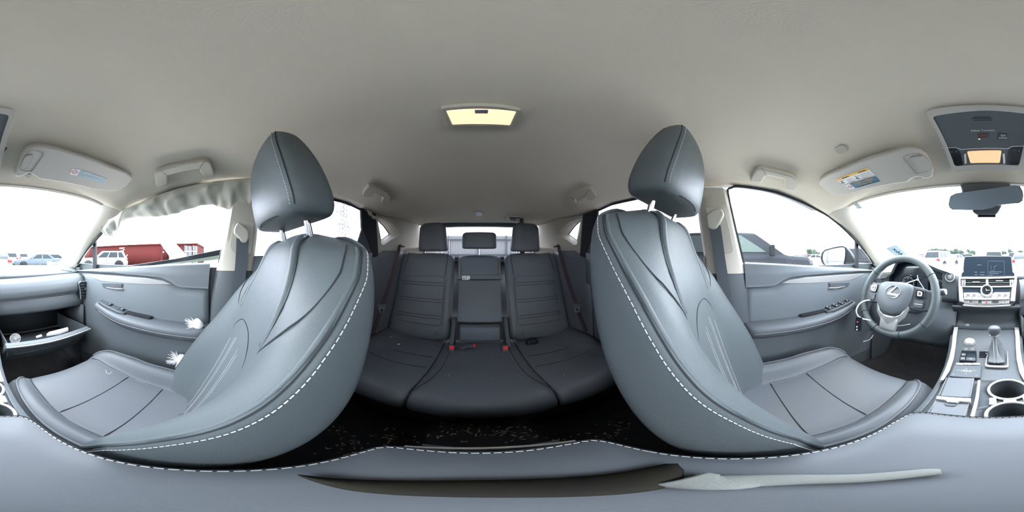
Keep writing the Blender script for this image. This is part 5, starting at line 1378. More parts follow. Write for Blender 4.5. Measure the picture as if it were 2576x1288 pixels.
pch = onz(1338, 858, -.575); m = MB(); m.loft([[pch + V((x * w, y * d, h)) for x, y in ((-1, 0), (-.8, -.8), (0, -1), (.8, -.8), (1, 0), (.8, .8), (0, 1), (-.8, .8))] for h, w, d in ((-.02, .040, .022), (-.006, .043, .025), (.010, .036, .020), (.017, .022, .010))])
obj('pouch', m, M['gloss'], smooth=60, bevel=.002, label='small black glossy pouch on the rear seat behind the driver', cat='pouch')

# ================================================================== damage: airbags, debris
def airbag(nm, top_px, bot_px, label, folds, th, seed):
    rnd = random.Random(seed); n = len(top_px)
    tp = smooth_path([onceil(px, py, .010) if c else onside(px, py, -.006) for px, py, c in top_px], 8); bt = smooth_path([onside(px, py, -.012) for px, py in bot_px], 8)
    m = len(tp); K = 10
    ph = [rnd.random() * 6 for _ in range(6)]
    def pt(i, j, off):
        t = j / K; p = tp[i] * (1 - t) + bt[i] * t
        u = i / (m - 1)
        s = 1 if p.x > 0 else -1
        b = math.sin(PI * min(1, t * 1.05)) * th + .010 * math.sin(u * folds + ph[0] + t * 3) * math.sin(PI * t) + .007 * math.sin(u * folds * 2.3 + ph[1] - t * 5) * t + .006 * math.sin(t * 9 + u * 13 + ph[2]) * t
        return p + V((-s * (b + off), .004 * math.sin(u * folds * 1.7 + t * 4 + ph[3]), 0))
    mb = MB(); mb.loft([[pt(i, j, 0) for j in range(K + 1)] + [pt(i, j, -.012 - .01 * math.sin(PI * j / K)) for j in range(K, -1, -1)] for i in range(m)])
    return obj(nm, mb, M['airbag'], smooth=70, sub=1, label=label, cat='airbag')
airbag('curtain_airbag', [(262, 560, 0), (285, 540, 0), (322, 522, 1), (380, 496, 1), (440, 475, 1), (520, 458, 1), (580, 450, 1), (634, 446, 1)],
       [(258, 592), (285, 592), (318, 552), (388, 545), (440, 537), (520, 516), (575, 527), (634, 532)], 'cream deployed curtain airbag sagging over the passenger window', 42, .022, 3)
airbag('airbag_scrap', [(921, 526, 0), (930, 531, 0), (940, 541, 0), (950, 549, 0)], [(924, 531), (934, 545), (943, 552), (951, 552)], 'white scrap of airbag cloth at the top of the rear passenger pillar', 12, .006, 5)
def fray(px, py, d, rad, label, n=46, seed=1):
    rnd = random.Random(seed); c = ond(px, py, d)
    t = thing('airbag_shred', c, label, 'airbag', 'shredded seat airbag fabric')
    m = MB()
    for k in range(n):
        v = V((rnd.gauss(0, 1) * .6 , rnd.gauss(0, .5) + .9, rnd.gauss(0, 1))).normalized() * rad * rnd.uniform(.6, 1.15)
        m.tube([c, c + v * .55 + V((0, 0, rnd.uniform(-.004, .004))), c + v], [.0022, .0012, .0005], 4)
    obj('loose_threads', m, M['fray'], root=t, kind='stuff')
    b = MB(); rings = []
    for i in range(7):
        a = PI * i / 6; r = rad * .62 * math.sin(a) + .001
        rings.append([c + V((math.cos(q) * r * .5, -.01 + math.cos(a) * rad * .5 + .003 * math.sin(q * 3), math.sin(q) * r * (1 + .2 * math.sin(q * 4 + i)))) for q in [j / 12 * 2 * PI for j in range(12)]])
    b.loft(rings); obj('torn_fabric', b, M['fray'], root=t, smooth=60)
fray(490, 816, .640, .042, 'white shredded airbag fabric sticking out of the upper passenger seat side', seed=2)
fray(452, 905, .66, .052, 'white shredded airbag fabric sticking out of the lower passenger seat side', 60, seed=4)
fray(464, 971, .62, .014, 'small white tuft of airbag fabric between passenger cushion and backrest', 18, seed=6)
# papers in the glove box
for pl, lb, z in (([(117, 846), (124, 840), (170, 828), (172, 833), (150, 841)], 'stack of white booklets lying in the open glove box', .004), ([(90, 848), (104, 843), (106, 847), (92, 851)], 'small folded white paper in the open glove box', 0)):
    pts = [onz(px, py, -.428 + z) for px, py in pl]
    obj('booklet' if z else 'paper_slip', MB().prism(pts, (0, 0, .014 if z else .006)), M['paper'], label=lb, cat='paper', bevel=.001)
# white scraps on the rear seat
for i, (px, py, sz, z, lb) in enumerate(((944, 836, .022, -.520, 'small white scrap on the bolster of the rear seat passenger side'), (984, 847, .020, -.560, 'small white scrap against the rear seat back passenger side'), (1003, 866, .020, -.582, 'small curled white paper scrap in the middle of the rear passenger cushion'))):
    c = onz(px, py, z); a = .6 + i
    m = MB(); d1, d2_ = V((math.cos(a), math.sin(a), .1)) * sz, V((-math.sin(a), math.cos(a), .2)) * sz * .6
    m.prism([c - d1 * .5 - d2_ * .5, c + d1 * .5 - d2_ * .5, c + d1 * .55 + d2_ * .5 + V((0, 0, .004)), c - d1 * .4 + d2_ * .5], (0, 0, .0012)); obj('paper_scrap', m, M['paper'], label=lb, cat='scrap', group='white scraps on the rear seat')
m = MB(); m.tube([onz(282, 935, -.528), onz(274, 941, -.528), onz(268, 938, -.528), onz(266, 930, -.527)], .0006, 4); obj('thread', m, M['fray'], label='curved white thread lying on the passenger seat cushion', cat='thread')
m = MB(); m.tube(smooth_path([onz(447, 1043, -.572), onz(458, 1042, -.571), onz(470, 1036, -.571), onz(474, 1031, -.57)], 3), .0008, 4); obj('thread', m, M['ink'], label='dark wire bit lying at the back of the passenger seat cushion', cat='thread')
# dry bits on the rear carpet
rnd = random.Random(11); db_ = MB()
for k in range(190):
    cl = rnd.choice(((.24, -.24, .05), (-.2, -.34, .05), (-.06, -.38, .05), (.18, -.36, .07), (-.33, -.3, .05), (.05, -.4, .05), (.30, -.30, .08)))
    x = cl[0] + rnd.gauss(0, cl[2]); y = cl[1] + rnd.gauss(0, .035)
    z = floor_pt((x + .74) / 1.48, (y + 1.75) / 3.05).z + .002
    a = rnd.random() * 6; l = rnd.uniform(.002, .009) * (2.2 if k % 17 == 0 else 1); w = rnd.uniform(.0008, .003)
    d1 = V((math.cos(a), math.sin(a), rnd.uniform(-.2, .3))) * l; d2_ = V((-math.sin(a), math.cos(a), 0)) * w; c = V((x, y, z))
    db_.prism([c - d1 - d2_, c + d1 - d2_ * .4, c + d1 + d2_ * .4, c - d1 + d2_], (0, 0, .0008))
obj('dry_leaf_litter', db_, mat('dry_leaf_bits', (.20, .155, .10), .9, var=(60, .9, (.34, .28, .20))), label='dry brown leaf bits scattered over the rear carpet', cat='litter', kind='stuff')
rnd = random.Random(5); db_ = MB()
for k in range(70):
    x = rnd.uniform(-.5, .5); y = rnd.uniform(-.98, -.5); c = V((x, y, bz(y) + .0085)); s = rnd.uniform(.0006, .0016)
    db_.box(c, (s * 2, s, s * .6), Matrix.Rotation(rnd.random() * 3, 3, 'Z'))
obj('seat_crumbs', db_, M['paper'], label='tiny pale crumbs scattered over the rear seat cushion', cat='litter', kind='stuff')

# ---- papers on the windscreen
WP0 = V((-.55, .845, .05)); WPN = V((0, -.563, -.826))
wf_ = lambda w: (lambda px, py: onp(px, py, WP0 + WPN * w, WPN))
slip = thing('windscreen_slip', wf_(0)(2251, 642), 'translucent paper slip with hand-written numbers on the windscreen', 'paper')
M['slip'] = mat('translucent_paper', (.55, .68, .72), .7, .2)
box_px('slip_sheet', [(2228, 625), (2253.5, 615.5), (2285, 643), (2260, 650)], wf_(0), WPN * -.0008, 'slip', root=slip, bevel=0)
dw = (wf_(0)(2285, 643) - wf_(0)(2253.5, 615.5)).normalized(); uw = (wf_(0)(2253.5, 615.5) - wf_(0)(2228, 625)).normalized()
obj('slip_writing', text_mb('746x', .055, wf_(.0006)(2262, 637), -dw, uw), M['ink'], root=slip)
lbw = thing('windscreen_label', wf_(0)(2157, 527), 'small printed grey label in the upper driver corner of the windscreen', 'label')
wl0 = V((-.52, .52, .245)); wlf = lambda w: (lambda px, py: onp(px, py, wl0 + WPN * w, WPN))
box_px('label_sheet', [(2143, 509), (2155.5, 507), (2170, 524), (2157, 526)], wlf(0), WPN * -.0006, 'slip', root=lbw, bevel=0)
lt = MB()
for k in range(4): lt.tube([wlf(.0005)(2147 + 3.2 * k, 511 + 4 * k), wlf(.0005)(2156 + 3.2 * k, 509.6 + 4 * k)], .0012, 4)
obj('label_print', lt, M['ink'], root=lbw, kind='stuff')

# ---- camera mount strap on the armrest lid
ms = thing('camera_mount', onz(1280, 1240, -.356), 'dark camera mount with a pale grey strap lying on the console armrest', 'camera mount')
zf = lambda z: (lambda px, py: onz(px, py, z))
up_e = [(745, 1192), (800, 1199), (880, 1204), (1040, 1206), (1200, 1204), (1360, 1201), (1500, 1193), (1620, 1174), (1720, 1150)]
lo_e = [(742, 1194), (800, 1214), (880, 1236), (1040, 1249), (1200, 1253), (1360, 1253), (1500, 1250), (1620, 1240), (1740, 1212)]
rg = [[zf(-.356)(*a), zf(-.350)(*a), (zf(-.348)(*a) + zf(-.348)(*b)) / 2 + V((0, 0, .006)), zf(-.350)(*b), zf(-.356)(*b)] for a, b in zip(up_e, lo_e)]
obj('mount_pad', MB().loft(rg), mat('dark_brown_mount', (.010, .009, .007), .8, .15, var=(40, .5, (.020, .018, .009))), root=ms, sub=1, smooth=180)
tl = [(1720, 1205, .020), (1800, 1214, .017), (1895, 1209, .013), (2022, 1206, .011), (2180, 1202, .009), (2275, 1194, .0085), (2338, 1188, .008), (2368, 1187, .006)]
cpts = [zf(-.351)(px, py) for px, py, _ in tl]
cpt = smooth_path(cpts, 4); rads = table([(i, r) for i, (_, _, r) in enumerate(tl)])
obj('mount_strap', MB().tube(cpt, [rads(i / 4) for i in range(len(cpt))], 12, squash=.35), mat('pale_grey_strap', (.17, .18, .165), .85, bump=('noise', 400, .4, .001)), root=ms, smooth=180)

# ================================================================== outside: door mirror
def dmirror():
    c = ond(2098, 648, 1.17)
    n = V((.43, -.90, .02)).normalized()
    f = lambda w: (lambda px, py: onp(px, py, c + n * w, n))
    t = thing('door_mirror', f(0)(2113, 676), 'grey driver door mirror reflecting the white fence', 'mirror')
    hp_ = [(2064, 650), (2066, 636), (2074, 628), (2095, 622), (2117, 618), (2127, 622), (2137, 634), (2146, 648), (2154, 664), (2156, 676), (2120, 677), (2090, 674), (2074, 669), (2067, 661)]
    pts = [f(-.004)(*p) for p in hp_]; k = sum(pts, V()) / len(pts)
    obj('mirror_shell', MB().loft([[k + (p - k) * q - n * d for p in pts] for q, d in ((1.0, 0), (1.02, .02), (.95, .06), (.7, .10), (.3, .115))]), M['shell'], root=t, smooth=60, bevel=.002)
    gp = [(2070, 647), (2072, 637), (2078, 631), (2100, 625), (2117, 622), (2124, 623.5), (2126, 632), (2125, 648), (2121, 666), (2113, 673), (2091, 670.5), (2076, 665), (2071, 656)]
    obj('mirror_glass', MB().prism(smooth_path([f(.002)(*p) for p in gp + gp[:1]], 3)[:-1], n * -.004), M['mirror'], root=t)
    ft = MB(); ft.loft([[c + (n * -.03) + V((.10, .03, -.05)) + d for d in (V((0, -.02, -.02)), V((0, .02, -.02)), V((0, .02, .02)), V((0, -.02, .02)))], [V((-.735, .80, -.07)) + d for d in (V((0, -.03, -.03)), V((0, .03, -.03)), V((0, .03, .02)), V((0, -.03, .02)))]])
    obj('mirror_foot', ft, M['shell'], root=t, bevel=.006)
dmirror()

# ================================================================== yard
GZ = -ZC
g = MB(); g.grid(lambda u, v: V((-400 + 800 * u, -400 + 800 * v, GZ)), 8, 8)
obj('ground', g, M['ground'], label='pale gravel storage yard around the car', cat='ground', kind='structure', base=(0, 0, GZ))

CARMAT = {}
def paint(c):
    if c not in CARMAT: CARMAT[c] = mat('car_paint_%d' % len(CARMAT), c, .55, .06)
    return CARMAT[c]
M['carglass'] = mat('car_window_glass', (.010, .013, .015), .25, .08)
M['truckglass'] = mat('truck_window_glass', (.040, .052, .046), .3, .06)
M['tyre'] = mat('tyre_rubber', (.008, .008, .009), .9, .05)
M['cartrim'] = mat('dark_car_trim', (.010, .011, .012), .8, .05)  # trim colour lowered so strong daylight does not bleach it
M['carsilver'] = mat('dark_rim_metal', (.05, .05, .052), .6, .1)  # metal colour lowered for the same strong daylight
M['tail'] = mat('tail_lamp_red', (.10, .006, .006), .4, .1)
KINDS = {
 'suv':   dict(L=4.65, W=1.86, H=1.68, zb=1.00, hood=1.02, nose=.86, tail=1.00, base=(.03, .70), roof=(.09, .55), r=.36, cols=3),
 'sedan': dict(L=4.70, W=1.80, H=1.45, zb=.92, hood=.92, nose=.74, tail=.98, base=(.13, .72), roof=(.27, .56), r=.33, cols=2),
 'truck': dict(L=5.35, W=2.00, H=1.90, zb=1.24, hood=1.24, nose=1.08, tail=1.22, base=(.02, .82), roof=(.04, .665), r=.41, cols=3)}
def car(label, x, y, yaw, kind, col, group='cars parked in the yard', cat='car'):
    k = KINDS[kind]; L, W_, H_, zb = k['L'], k['W'], k['H'], k['zb']
    t = thing('parked_car', (x, y, GZ), label, cat, group)
    Mx = Matrix.Translation(V((x, y, GZ))) @ Matrix.Rotation(math.radians(yaw), 4, 'Z')
    def X(f): return (f - .5) * L
    # lower body
    st = [(0, .78, zb * .62, .40), (.012, .90, k['tail'] * .86, .26), (.04, .95, k['tail'] * .99, .22), (k['base'][0] + .05, .985, zb, .20), (.35, 1, zb, .19), (.55, 1, zb, .19), (k['base'][1], .985, k['hood'], .20), (.85, .96, k['hood'] * .97, .22), (.95, .92, (k['hood'] * .55 + k['nose'] * .45), .24), (.985, .86, k['nose'], .28), (1.0, .76, k['nose'] * .72, .38)]
    rings = []
    for f, w, zt, zb_ in st:
        h = W_ / 2 * w; xx = X(f)
        rings.append([V((xx, -h * .86, zb_)), V((xx, -h * .97, zb_ + .12)), V((xx, -h, (zt + zb_) * .52)), V((xx, -h * .985, zt - .10)), V((xx, -h * .90, zt)), V((xx, 0, zt + .03)), V((xx, h * .90, zt)), V((xx, h * .985, zt - .10)), V((xx, h, (zt + zb_) * .52)), V((xx, h * .97, zb_ + .12)), V((xx, h * .86, zb_))])
    P = paint(col)
    obj('body', MB().loft(rings).xform(Mx), P, root=t, smooth=50, bevel=.02)
    # cabin
    b0, b1 = X(k['base'][0]), X(k['base'][1]); r0, r1 = X(k['roof'][0]), X(k['roof'][1]); hb, hr = W_ / 2 * .90, W_ / 2 * .70
    zr = H_ - .03
    def G(fx, fz, s):  # point on the side of the cabin: fx along, fz up
        xb = b0 + (b1 - b0) * fx; xr = r0 + (r1 - r0) * fx
        bow = .05 * math.sin(PI * fx)
        return V((xb + (xr - xb) * fz, s * ((hb + (hr - hb) * fz) + .012), zb - .02 + (zr - .04 * (1 - bow * 10) - zb + .02) * fz))
    cr = []
    for fz, ins in ((0, 0), (.5, 0), (.9, 0), (1.0, .04)):
        ring = []
        for s, rng in ((-1, (0, .1, .3, .5, .7, .9, 1.0)), (1, (1.0, .9, .7, .5, .3, .1, 0))):
            for fx in rng:
                p = G(fx, fz, s); p.y -= s * .012; p.y *= (1 - ins); ring.append(p)
        cr.append(ring)
    top = [V((p.x * .9 + (r0 + r1) / 2 * .1, p.y * .6, H_)) for p in cr[-1]]; cr.append(top)
    obj('cabin', MB().loft(cr).xform(Mx), P, root=t, smooth=50)
    n = k['cols']; edges = {2: (.10, .47, .53, .86), 3: (.05, .24, .29, .58, .62, .90)}[n]
    for s in (-1, 1):
        for i in range(n):
            a, b = edges[2 * i], edges[2 * i + 1]
            q = [G(a + (.02 if i == 0 else 0), .14, s), G(b, .14, s), G(b - (.04 if i == n - 1 else 0), .88, s), G(a + (.05 if i == 0 else 0), .88, s)]
            obj('side_window', MB().prism(q, (0, s * -.015, 0)).xform(Mx), M['truckglass' if kind == 'truck' else 'carglass'], root=t)
        for fx in edges[1::2][:-1]:
            xx = b0 + (b1 - b0) * (fx + .025)
            obj('door_gap', MB().box((xx, s * (W_ / 2 * .985 + .001), zb * .62), (.012, .02, zb * .62)).xform(Mx), M['cartrim'], root=t)
            obj('door_handle', MB().box((xx + .16, s * (W_ / 2 * .985 + .012), zb - .13), (.18, .03, .035)).xform(Mx), P, root=t, bevel=.01)
        mx_ = b0 + (b1 - b0) * .90
        obj('wing_mirror', MB().box((mx_, s * (W_ / 2 + .10), zb + .10), (.12, .22, .17 if kind != 'truck' else .30)).xform(Mx), P if kind != 'truck' else M['cartrim'], root=t, bevel=.04)
        for fx, nm in ((.19, 'wheel'), (.81, 'wheel')):
            c = V((X(fx), s * (W_ / 2 - .11), k['r']))
            w = MB(); w.lathe(c, (0, s, 0), [(k['r'] * .6, -.10), (k['r'], -.09), (k['r'], .10), (k['r'] * .72, .115)], 24); wo = obj(nm, w.xform(Mx), M['tyre'], root=t, smooth=40)
            w = MB(); w.lathe(c, (0, s, 0), [(k['r'] * .68, .09), (k['r'] * .66, .118), (k['r'] * .4, .09), (.04, .11)], 20); obj('wheel_rim', w.xform(Mx), M['carsilver'], parent=wo, smooth=40)
            a_ = MB(); a_.lathe(V((c.x, s * (W_ / 2 - .06), c.z + .02)), (0, s, 0), [(k['r'] * 1.14, 0), (k['r'] * 1.14, .058)], 28); obj('wheel_arch', a_.xform(Mx), M['cartrim'], root=t)
        obj('headlamp', MB().box((X(.965), s * W_ * .36, k['nose'] - .06), (.16, .34, .14)).xform(Mx), M['carsilver'], root=t, bevel=.03)
        obj('tail_lamp', MB().box((X(.02), s * W_ * .38, k['tail'] * .86), (.12, .28, .20)).xform(Mx), M['tail'], root=t, bevel=.02)
        if kind == 'suv':
            obj('roof_rail', MB().tube([V((r0 + .1, s * hr * .92, H_ + .02)), V((r0 + .3, s * hr * .92, H_ + .05)), V((r1 - .3, s * hr * .92, H_ + .05)), V((r1 - .1, s * hr * .92, H_ + .0))], .016, 6).xform(Mx), M['cartrim'], root=t)
    for end in (0, 1):
        q = []
        for fz, sgn in ((.12, -1), (.12, 1), (.90, 1), (.90, -1)):
            p = G(end, fz, sgn); p.y *= .86; p.x += (.012 if end else -.012); q.append(p)
        obj('windscreen' if end else 'rear_window', MB().prism(q, (-.02 if end else .02, 0, 0)).xform(Mx), M['carglass'], root=t)
    obj('bumper', MB().box((X(.985), 0, .42), (.16, W_ * .86, .20)).xform(Mx), M['cartrim'], root=t, bevel=.04)
    obj('bumper', MB().box((X(.012), 0, .46), (.14, W_ * .86, .22)).xform(Mx), M['cartrim'], root=t, bevel=.04)
    obj('number_plate', MB().box((X(-.002), 0, .74), (.02, .32, .16)).xform(Mx), M['white'], root=t)
    return t
white, silver_, red_, blue_ = (.16, .16, .16), (.05, .052, .055), (.05, .008, .008), (.008, .013, .022)
def at_px(px, d):
    p = ond(px, 644, d); return p.x, p.y
car('dark grey pickup-size truck parked beside the driver door', -5.15, -.30, 90, 'truck', (.013, .0145, .017), cat='truck')
car('white car with red tail lamps in front of the red container', *at_px(262, 16.2), 128, 'suv', (.085, .085, .082))
for lb, px, d, yaw, kd, c in (
    ('white car with dark rear window straight beyond the steering wheel', 2371, 16, 80, 'suv', white),
    ('low white car beside the dashboard screen', 2406, 22.5, 70, 'sedan', white),
    ('dark red car half hidden beyond the steering wheel rim', 2326, 23, 95, 'sedan', red_),
    ('dark blue car behind the low white car', 2420, 33, 85, 'suv', blue_),
    ('white car with roof rails directly behind the dashboard screen', 2497, 16, 92, 'suv', white),
    ('silver car beyond the passenger side of the screen', 2553, 22, 80, 'suv', silver_),
    ('white car with red lamps over the passenger dashboard', 2572, 13, 80, 'sedan', white),
    ('white car at the left end of the passenger dashboard view', 22, 23, 85, 'suv', white),
    ('grey blue car standing side-on beyond the passenger dashboard', 92, 16, 170, 'sedan', (.05, .06, .072)),
    ('dark blue low car near the foot of the passenger pillar', 128, 24, 160, 'sedan', blue_),
    ('dark car seen through the driver corner pane', 2186, 10.5, 40, 'suv', (.012, .013, .015)),
    ('white car far beyond the truck bonnet', 2000, 30, 120, 'sedan', white),
    ('silver car far behind the truck bonnet', 2042, 42, 100, 'suv', silver_),
    ('red car far beyond the truck bonnet', 2022, 38, 150, 'sedan', red_),
    ('white car far away next to the door mirror', 2058, 27, 60, 'sedan', white),
    ('small silver car far behind the dashboard screen', 2440, 34, 90, 'suv', silver_),
    ('white car far away over the passenger dashboard', 50, 30, 90, 'suv', white)):
    x_, y_ = at_px(px, d); car(lb, x_, y_, yaw, kd, c)

# ---- containers
M['redbox'] = mat('rust_red_container_paint', (.040, .0085, .0075), .8, .05, var=(2, .5, (.034, .0105, .009)))
M['greybox'] = mat('grey_container_paint', (.05, .055, .055), .8, .05)
def container(x0, y0, dx, dy, label, H_=2.59):
    """Corrugated box between two ground corners; ribs are real folds."""
    t = thing('shipping_container', ((x0 + dx / 2), (y0 + dy / 2), GZ), label, 'container')
    def wall(a, b, nm):
        a, b = V(a), V(b); L = (b - a).length; d = (b - a) / L; n = V((d.y, -d.x, 0)); m = MB(); pts = []
        k = int(L / .28); 
        for i in range(k + 1):
            s = i * L / k
            for q, o in ((0, 0), (.25, 0), (.4, .036), (.85, .036)):
                if s + q * L / k <= L: pts.append(a + d * (s + q * L / k) - n * o)
        m.loft([[p + V((0, 0, .16)) for p in pts], [p + V((0, 0, H_ - .14)) for p in pts]], closed=False, cap=False)
        obj(nm, m, M['redbox'], root=t, smooth=20, solid=.004)
    c = [(x0, y0, GZ), (x0 + dx, y0, GZ), (x0 + dx, y0 + dy, GZ), (x0, y0 + dy, GZ)]
    for i in range(4): wall(c[i], c[(i + 1) % 4], 'corrugated_side')
    for i in range(4):
        p = V(c[i]); obj('corner_post', MB().box(p + V((0, 0, H_ / 2)), (.16, .16, H_)), M['redbox'], root=t)
        q = V(c[(i + 1) % 4]); m_ = (p + q) / 2; sz = (abs(q.x - p.x) + .14, abs(q.y - p.y) + .14)
        obj('top_rail', MB().box(m_ + V((0, 0, H_ - .07)), (sz[0], sz[1], .14)), M['redbox'], root=t)
        obj('bottom_rail', MB().box(m_ + V((0, 0, .08)), (sz[0], sz[1], .16)), M['redbox'], root=t)
    obj('container_roof', MB().box((x0 + dx / 2, y0 + dy / 2, GZ + H_ - .04), (abs(dx), abs(dy), .05)), M['redbox'], root=t)
    return t
ct = container(16.9, 6.5, 2.4, 12.2, 'long rust-red shipping container with white lettering behind the white car')
def side_text(s_, px, py, sz):
    p = onx(px, py, 16.86); obj('container_lettering', text_mb(s_, sz, p, (0, -1, 0), (0, 0, 1), .004), M['white'], root=ct)
side_text('***C', 307, 626, .42); side_text('***', 307, 633, .42); side_text('X', 317, 647, .8)
side_text('*', 412, 626, .4); side_text('*', 411, 636, .4)
c2_ = container(17.4, 2.6, 6.0, 2.4, 'short rust-red shipping container with open grey doors')
for x0, x1, nm in ((463.5, 483, 'grey'), (484.5, 497, 'grey')):
    a, b = ond(x0, 617, 17.3), ond(x1, 620, 17.1)
    z1_ = a.z
    dr = obj('container_door', MB().prism([V((a.x, a.y, GZ + .2)), V((b.x, b.y, GZ + .2)), V((b.x, b.y, b.z)), V((a.x, a.y, a.z))], (.06, 0, 0)), M['greybox'], root=c2_)
    for q in (.25, .75):
        p = a * (1 - q) + b * q; obj('lock_rod', MB().tube([V((p.x - .03, p.y, GZ + .25)), V((p.x - .03, p.y, a.z - .1))], .03, 6), M['white'], parent=dr)
    for hz_ in (.35, .7):
        zz = GZ + .2 + (a.z - GZ - .2) * hz_; obj('door_rib', MB().box(((a.x + b.x) / 2 - .02, (a.y + b.y) / 2, zz), (.04, abs(a.y - b.y), .07)), M['white'], parent=dr)
wp_ = [onx(403.5, 612, 14.6), onx(439, 610, 14.6), onx(468, 642, 14.6), onx(480, 672, 14.6), onx(452, 674, 14.6), onx(430, 650, 14.6)]
wp_ = [onx(403.5, 612, 14.6), onx(439, 610, 14.6), onx(468, 642, 14.6), onx(490, 700, 14.6), onx(462, 700, 14.6), onx(430, 650, 14.6)]
for p in wp_: p.z = max(p.z, GZ - .01)
obj('slanted_white_slab', MB().prism(wp_, (.12, 0, 0)), M['paper'], label='slanted white slab across the gap between the red containers', cat='panel')  # slab built to fill the diagonal white band between the containers

# ---- white metal fence behind the car
fen = thing('fence', (0, -14, GZ), 'tall white corrugated metal fence behind the car', 'fence')
M['fence'] = mat('white_fence_metal', (.20, .205, .195), .8, .05)
M['fencerail'] = mat('fence_rail_steel', (.09, .092, .09), .8, .05)
nP = 26
for i in range(nP):
    x0 = -32 + 64 / nP * i; w = 64 / nP; pts = []
    for j in range(12):
        for q, o in ((0, 0), (.3, 0), (.42, .03), (.8, .03)): pts.append(V((x0 + (j + q) * w / 12, -14 - o, 0)))
    m = MB(); m.loft([[p + V((0, 0, GZ + .05)) for p in pts], [p + V((0, 0, GZ + 2.95)) for p in pts]], closed=False, cap=False)
    obj('fence_panel', m, M['fence'], root=fen, smooth=20, solid=.003)
    obj('fence_post', MB().box((x0, -13.93, GZ + 1.5), (.08, .08, 3.0)), M['fencerail'], root=fen)
for zz in (2.62, 1.2): obj('fence_rail', MB().box((0, -13.93, GZ + zz), (64, .06, .10)), M['fencerail'], root=fen)

# ---- pylons and lines
M['steel'] = mat('galvanised_steel', (.10, .11, .13), .7, .05)
def pylon(x, y, Ht, label, wires_dir):
    t = thing('power_pylon', (x, y, GZ), label, 'pylon', 'power pylons')
    R_ = Matrix.Rotation(math.atan2(wires_dir.y, wires_dir.x), 3, 'Z')
    T = lambda p: V((x, y, GZ)) + R_ @ V(p)
    hw = table([(0, 2.6), (.45 * Ht, 1.25), (Ht * .55, 1.0), (Ht, .55)])
    r = Ht / 32 * .11
    for sx, sy in ((1, 1), (1, -1), (-1, -1), (-1, 1)):
        obj('pylon_leg', MB().tube([T((sx * hw(h), sy * hw(h), h)) for h in (0, Ht * .25, Ht * .45, Ht * .55, Ht)], r, 5), M['steel'], root=t)
    br = MB(); n = 16
    for i in range(n):
        h0, h1 = Ht * i / n, Ht * (i + 1) / n
        for q in range(4):
            c = ((1, 1), (1, -1), (-1, -1), (-1, 1)); a, b = c[q], c[(q + 1) % 4]
            br.tube([T((a[0] * hw(h0), a[1] * hw(h0), h0)), T((b[0] * hw(h1), b[1] * hw(h1), h1))], r * .5, 4)
            br.tube([T((b[0] * hw(h0), b[1] * hw(h0), h0)), T((a[0] * hw(h1), a[1] * hw(h1), h1))], r * .5, 4)
    obj('lattice_bracing', br, M['steel'], root=t, kind='stuff')
    tips = []
    for hf, w in ((.46, 5.2), (.62, 6.4), (.80, 5.0)):
        for s in (1, -1):
            h = Ht * hf; tip = T((0, s * w * Ht / 32, h)); a_ = MB()
            for e in ((hw(h), 0), (-hw(h), 0)):
                a_.tube([T((e[0], s * hw(h), h + .0)), tip], r * .7, 4); a_.tube([T((e[0], s * hw(h), h + Ht * .045)), tip], r * .6, 4)
            for q in (.3, .6): a_.tube([T((hw(h) * (1 - q), s * (hw(h) + (w - hw(h)) * q), h)), T((-hw(h) * (1 - q), s * (hw(h) + (w - hw(h)) * q), h + Ht * .045 * (1 - q)))], r * .5, 4)
            ao = obj('cross_arm', a_, M['steel'], root=t)
            obj('insulator', MB().tube([tip, tip - V((0, 0, 1.7 * Ht / 32))], r * 1.1, 6), M['steel'], parent=ao)
            tips.append(tip - V((0, 0, 1.7 * Ht / 32)))
    return tips
a1 = math.radians((A_PX - 865) / W_PX * 360); a2 = math.radians((A_PX - 668) / W_PX * 360)
p1 = V((math.sin(a1) * 70, -math.cos(a1) * 70, 0)); p2 = V((math.sin(a2) * 235, -math.cos(a2) * 235, 0)); p3 = V((-75, -150, 0))
t1 = pylon(p1.x, p1.y, 31, 'tall lattice power pylon filling the rear passenger window', (p2 - p3).normalized())
t2 = pylon(p2.x, p2.y, 29, 'distant small lattice power pylon low in the rear passenger window', (p2 - p1).normalized())
t3 = pylon(p3.x, p3.y, 30, 'distant lattice power pylon behind the fence', (p1 - p3).normalized())
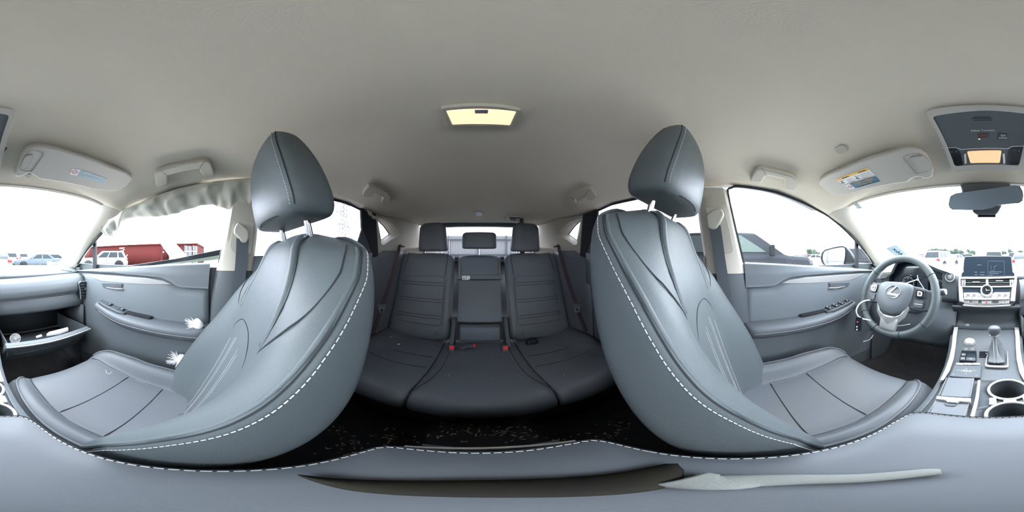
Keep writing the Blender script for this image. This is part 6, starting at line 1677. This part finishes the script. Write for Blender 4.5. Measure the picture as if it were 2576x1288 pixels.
def wire(a, b, sag, label):
    m = MB(); m.tube([a + (b - a) * t - V((0, 0, sag * 4 * t * (1 - t))) for t in [k / 14 for k in range(15)]], .022 + .00018 * ((a + b) / 2).length, 4)
    obj('power_line', m, M['steel'], label=label, cat='power line', group='power lines')
for i in range(6):
    nm = ('lower', 'middle', 'upper')[i // 2]; sd = ('fence side', 'far side')[i % 2]
    wire(t1[i], t2[i], 5, '%s thin power line on the %s from tall pylon to small distant pylon' % (nm, sd))
    wire(t1[i], t3[i], 4, '%s thin power line on the %s running from the tall pylon over the fence' % (nm, sd))
# ---- tree line on the front horizon
M['leaf'] = mat('distant_tree_leaves', (.022, .030, .022), .9, .0, var=(1.2, .7, (.03, .042, .03)))
M['bark'] = mat('bark', (.10, .08, .06), .9, .1)
def tree(px, d, h, label, seed):
    rnd = random.Random(seed); x, y = at_px(px, d)
    t = thing('tree', (x, y, GZ), label, 'tree', 'trees on the horizon')
    obj('trunk', MB().tube([V((x, y, GZ)), V((x, y, GZ + h * .5))], h * .03, 6), M['bark'], root=t)
    m = MB()
    for k in range(9):
        c = V((x + rnd.gauss(0, h * .22), y + rnd.gauss(0, h * .22), GZ + h * rnd.uniform(.45, .85))); r = h * rnd.uniform(.14, .24)
        rg = []
        for i in range(7):
            a = PI * i / 6; rr_ = r * math.sin(a) + .02
            rg.append([c + V((math.cos(q) * rr_ * rnd.uniform(.8, 1.2), math.sin(q) * rr_ * rnd.uniform(.8, 1.2), -math.cos(a) * r)) for q in [j / 9 * 2 * PI for j in range(9)]])
        m.loft(rg)
    obj('crown', m, M['leaf'], root=t, smooth=80)
for i, (px, d, h) in enumerate(((2335, 95, 5.0), (2350, 100, 6.2), (2362, 110, 6.6), (2378, 105, 5.6), (2400, 120, 6.6), (2420, 115, 5.4), (2443, 110, 6.2), (2520, 130, 6.0), (2545, 125, 6.8), (2566, 120, 5.8), (2050, 110, 5.5), (2040, 120, 6.5))):
    tree(px, d, h, 'small hazy green tree on the far edge of the yard', i)

# drop the helper origins kept during construction
for o in bpy.data.objects:
    if '_o' in o: del o['_o']
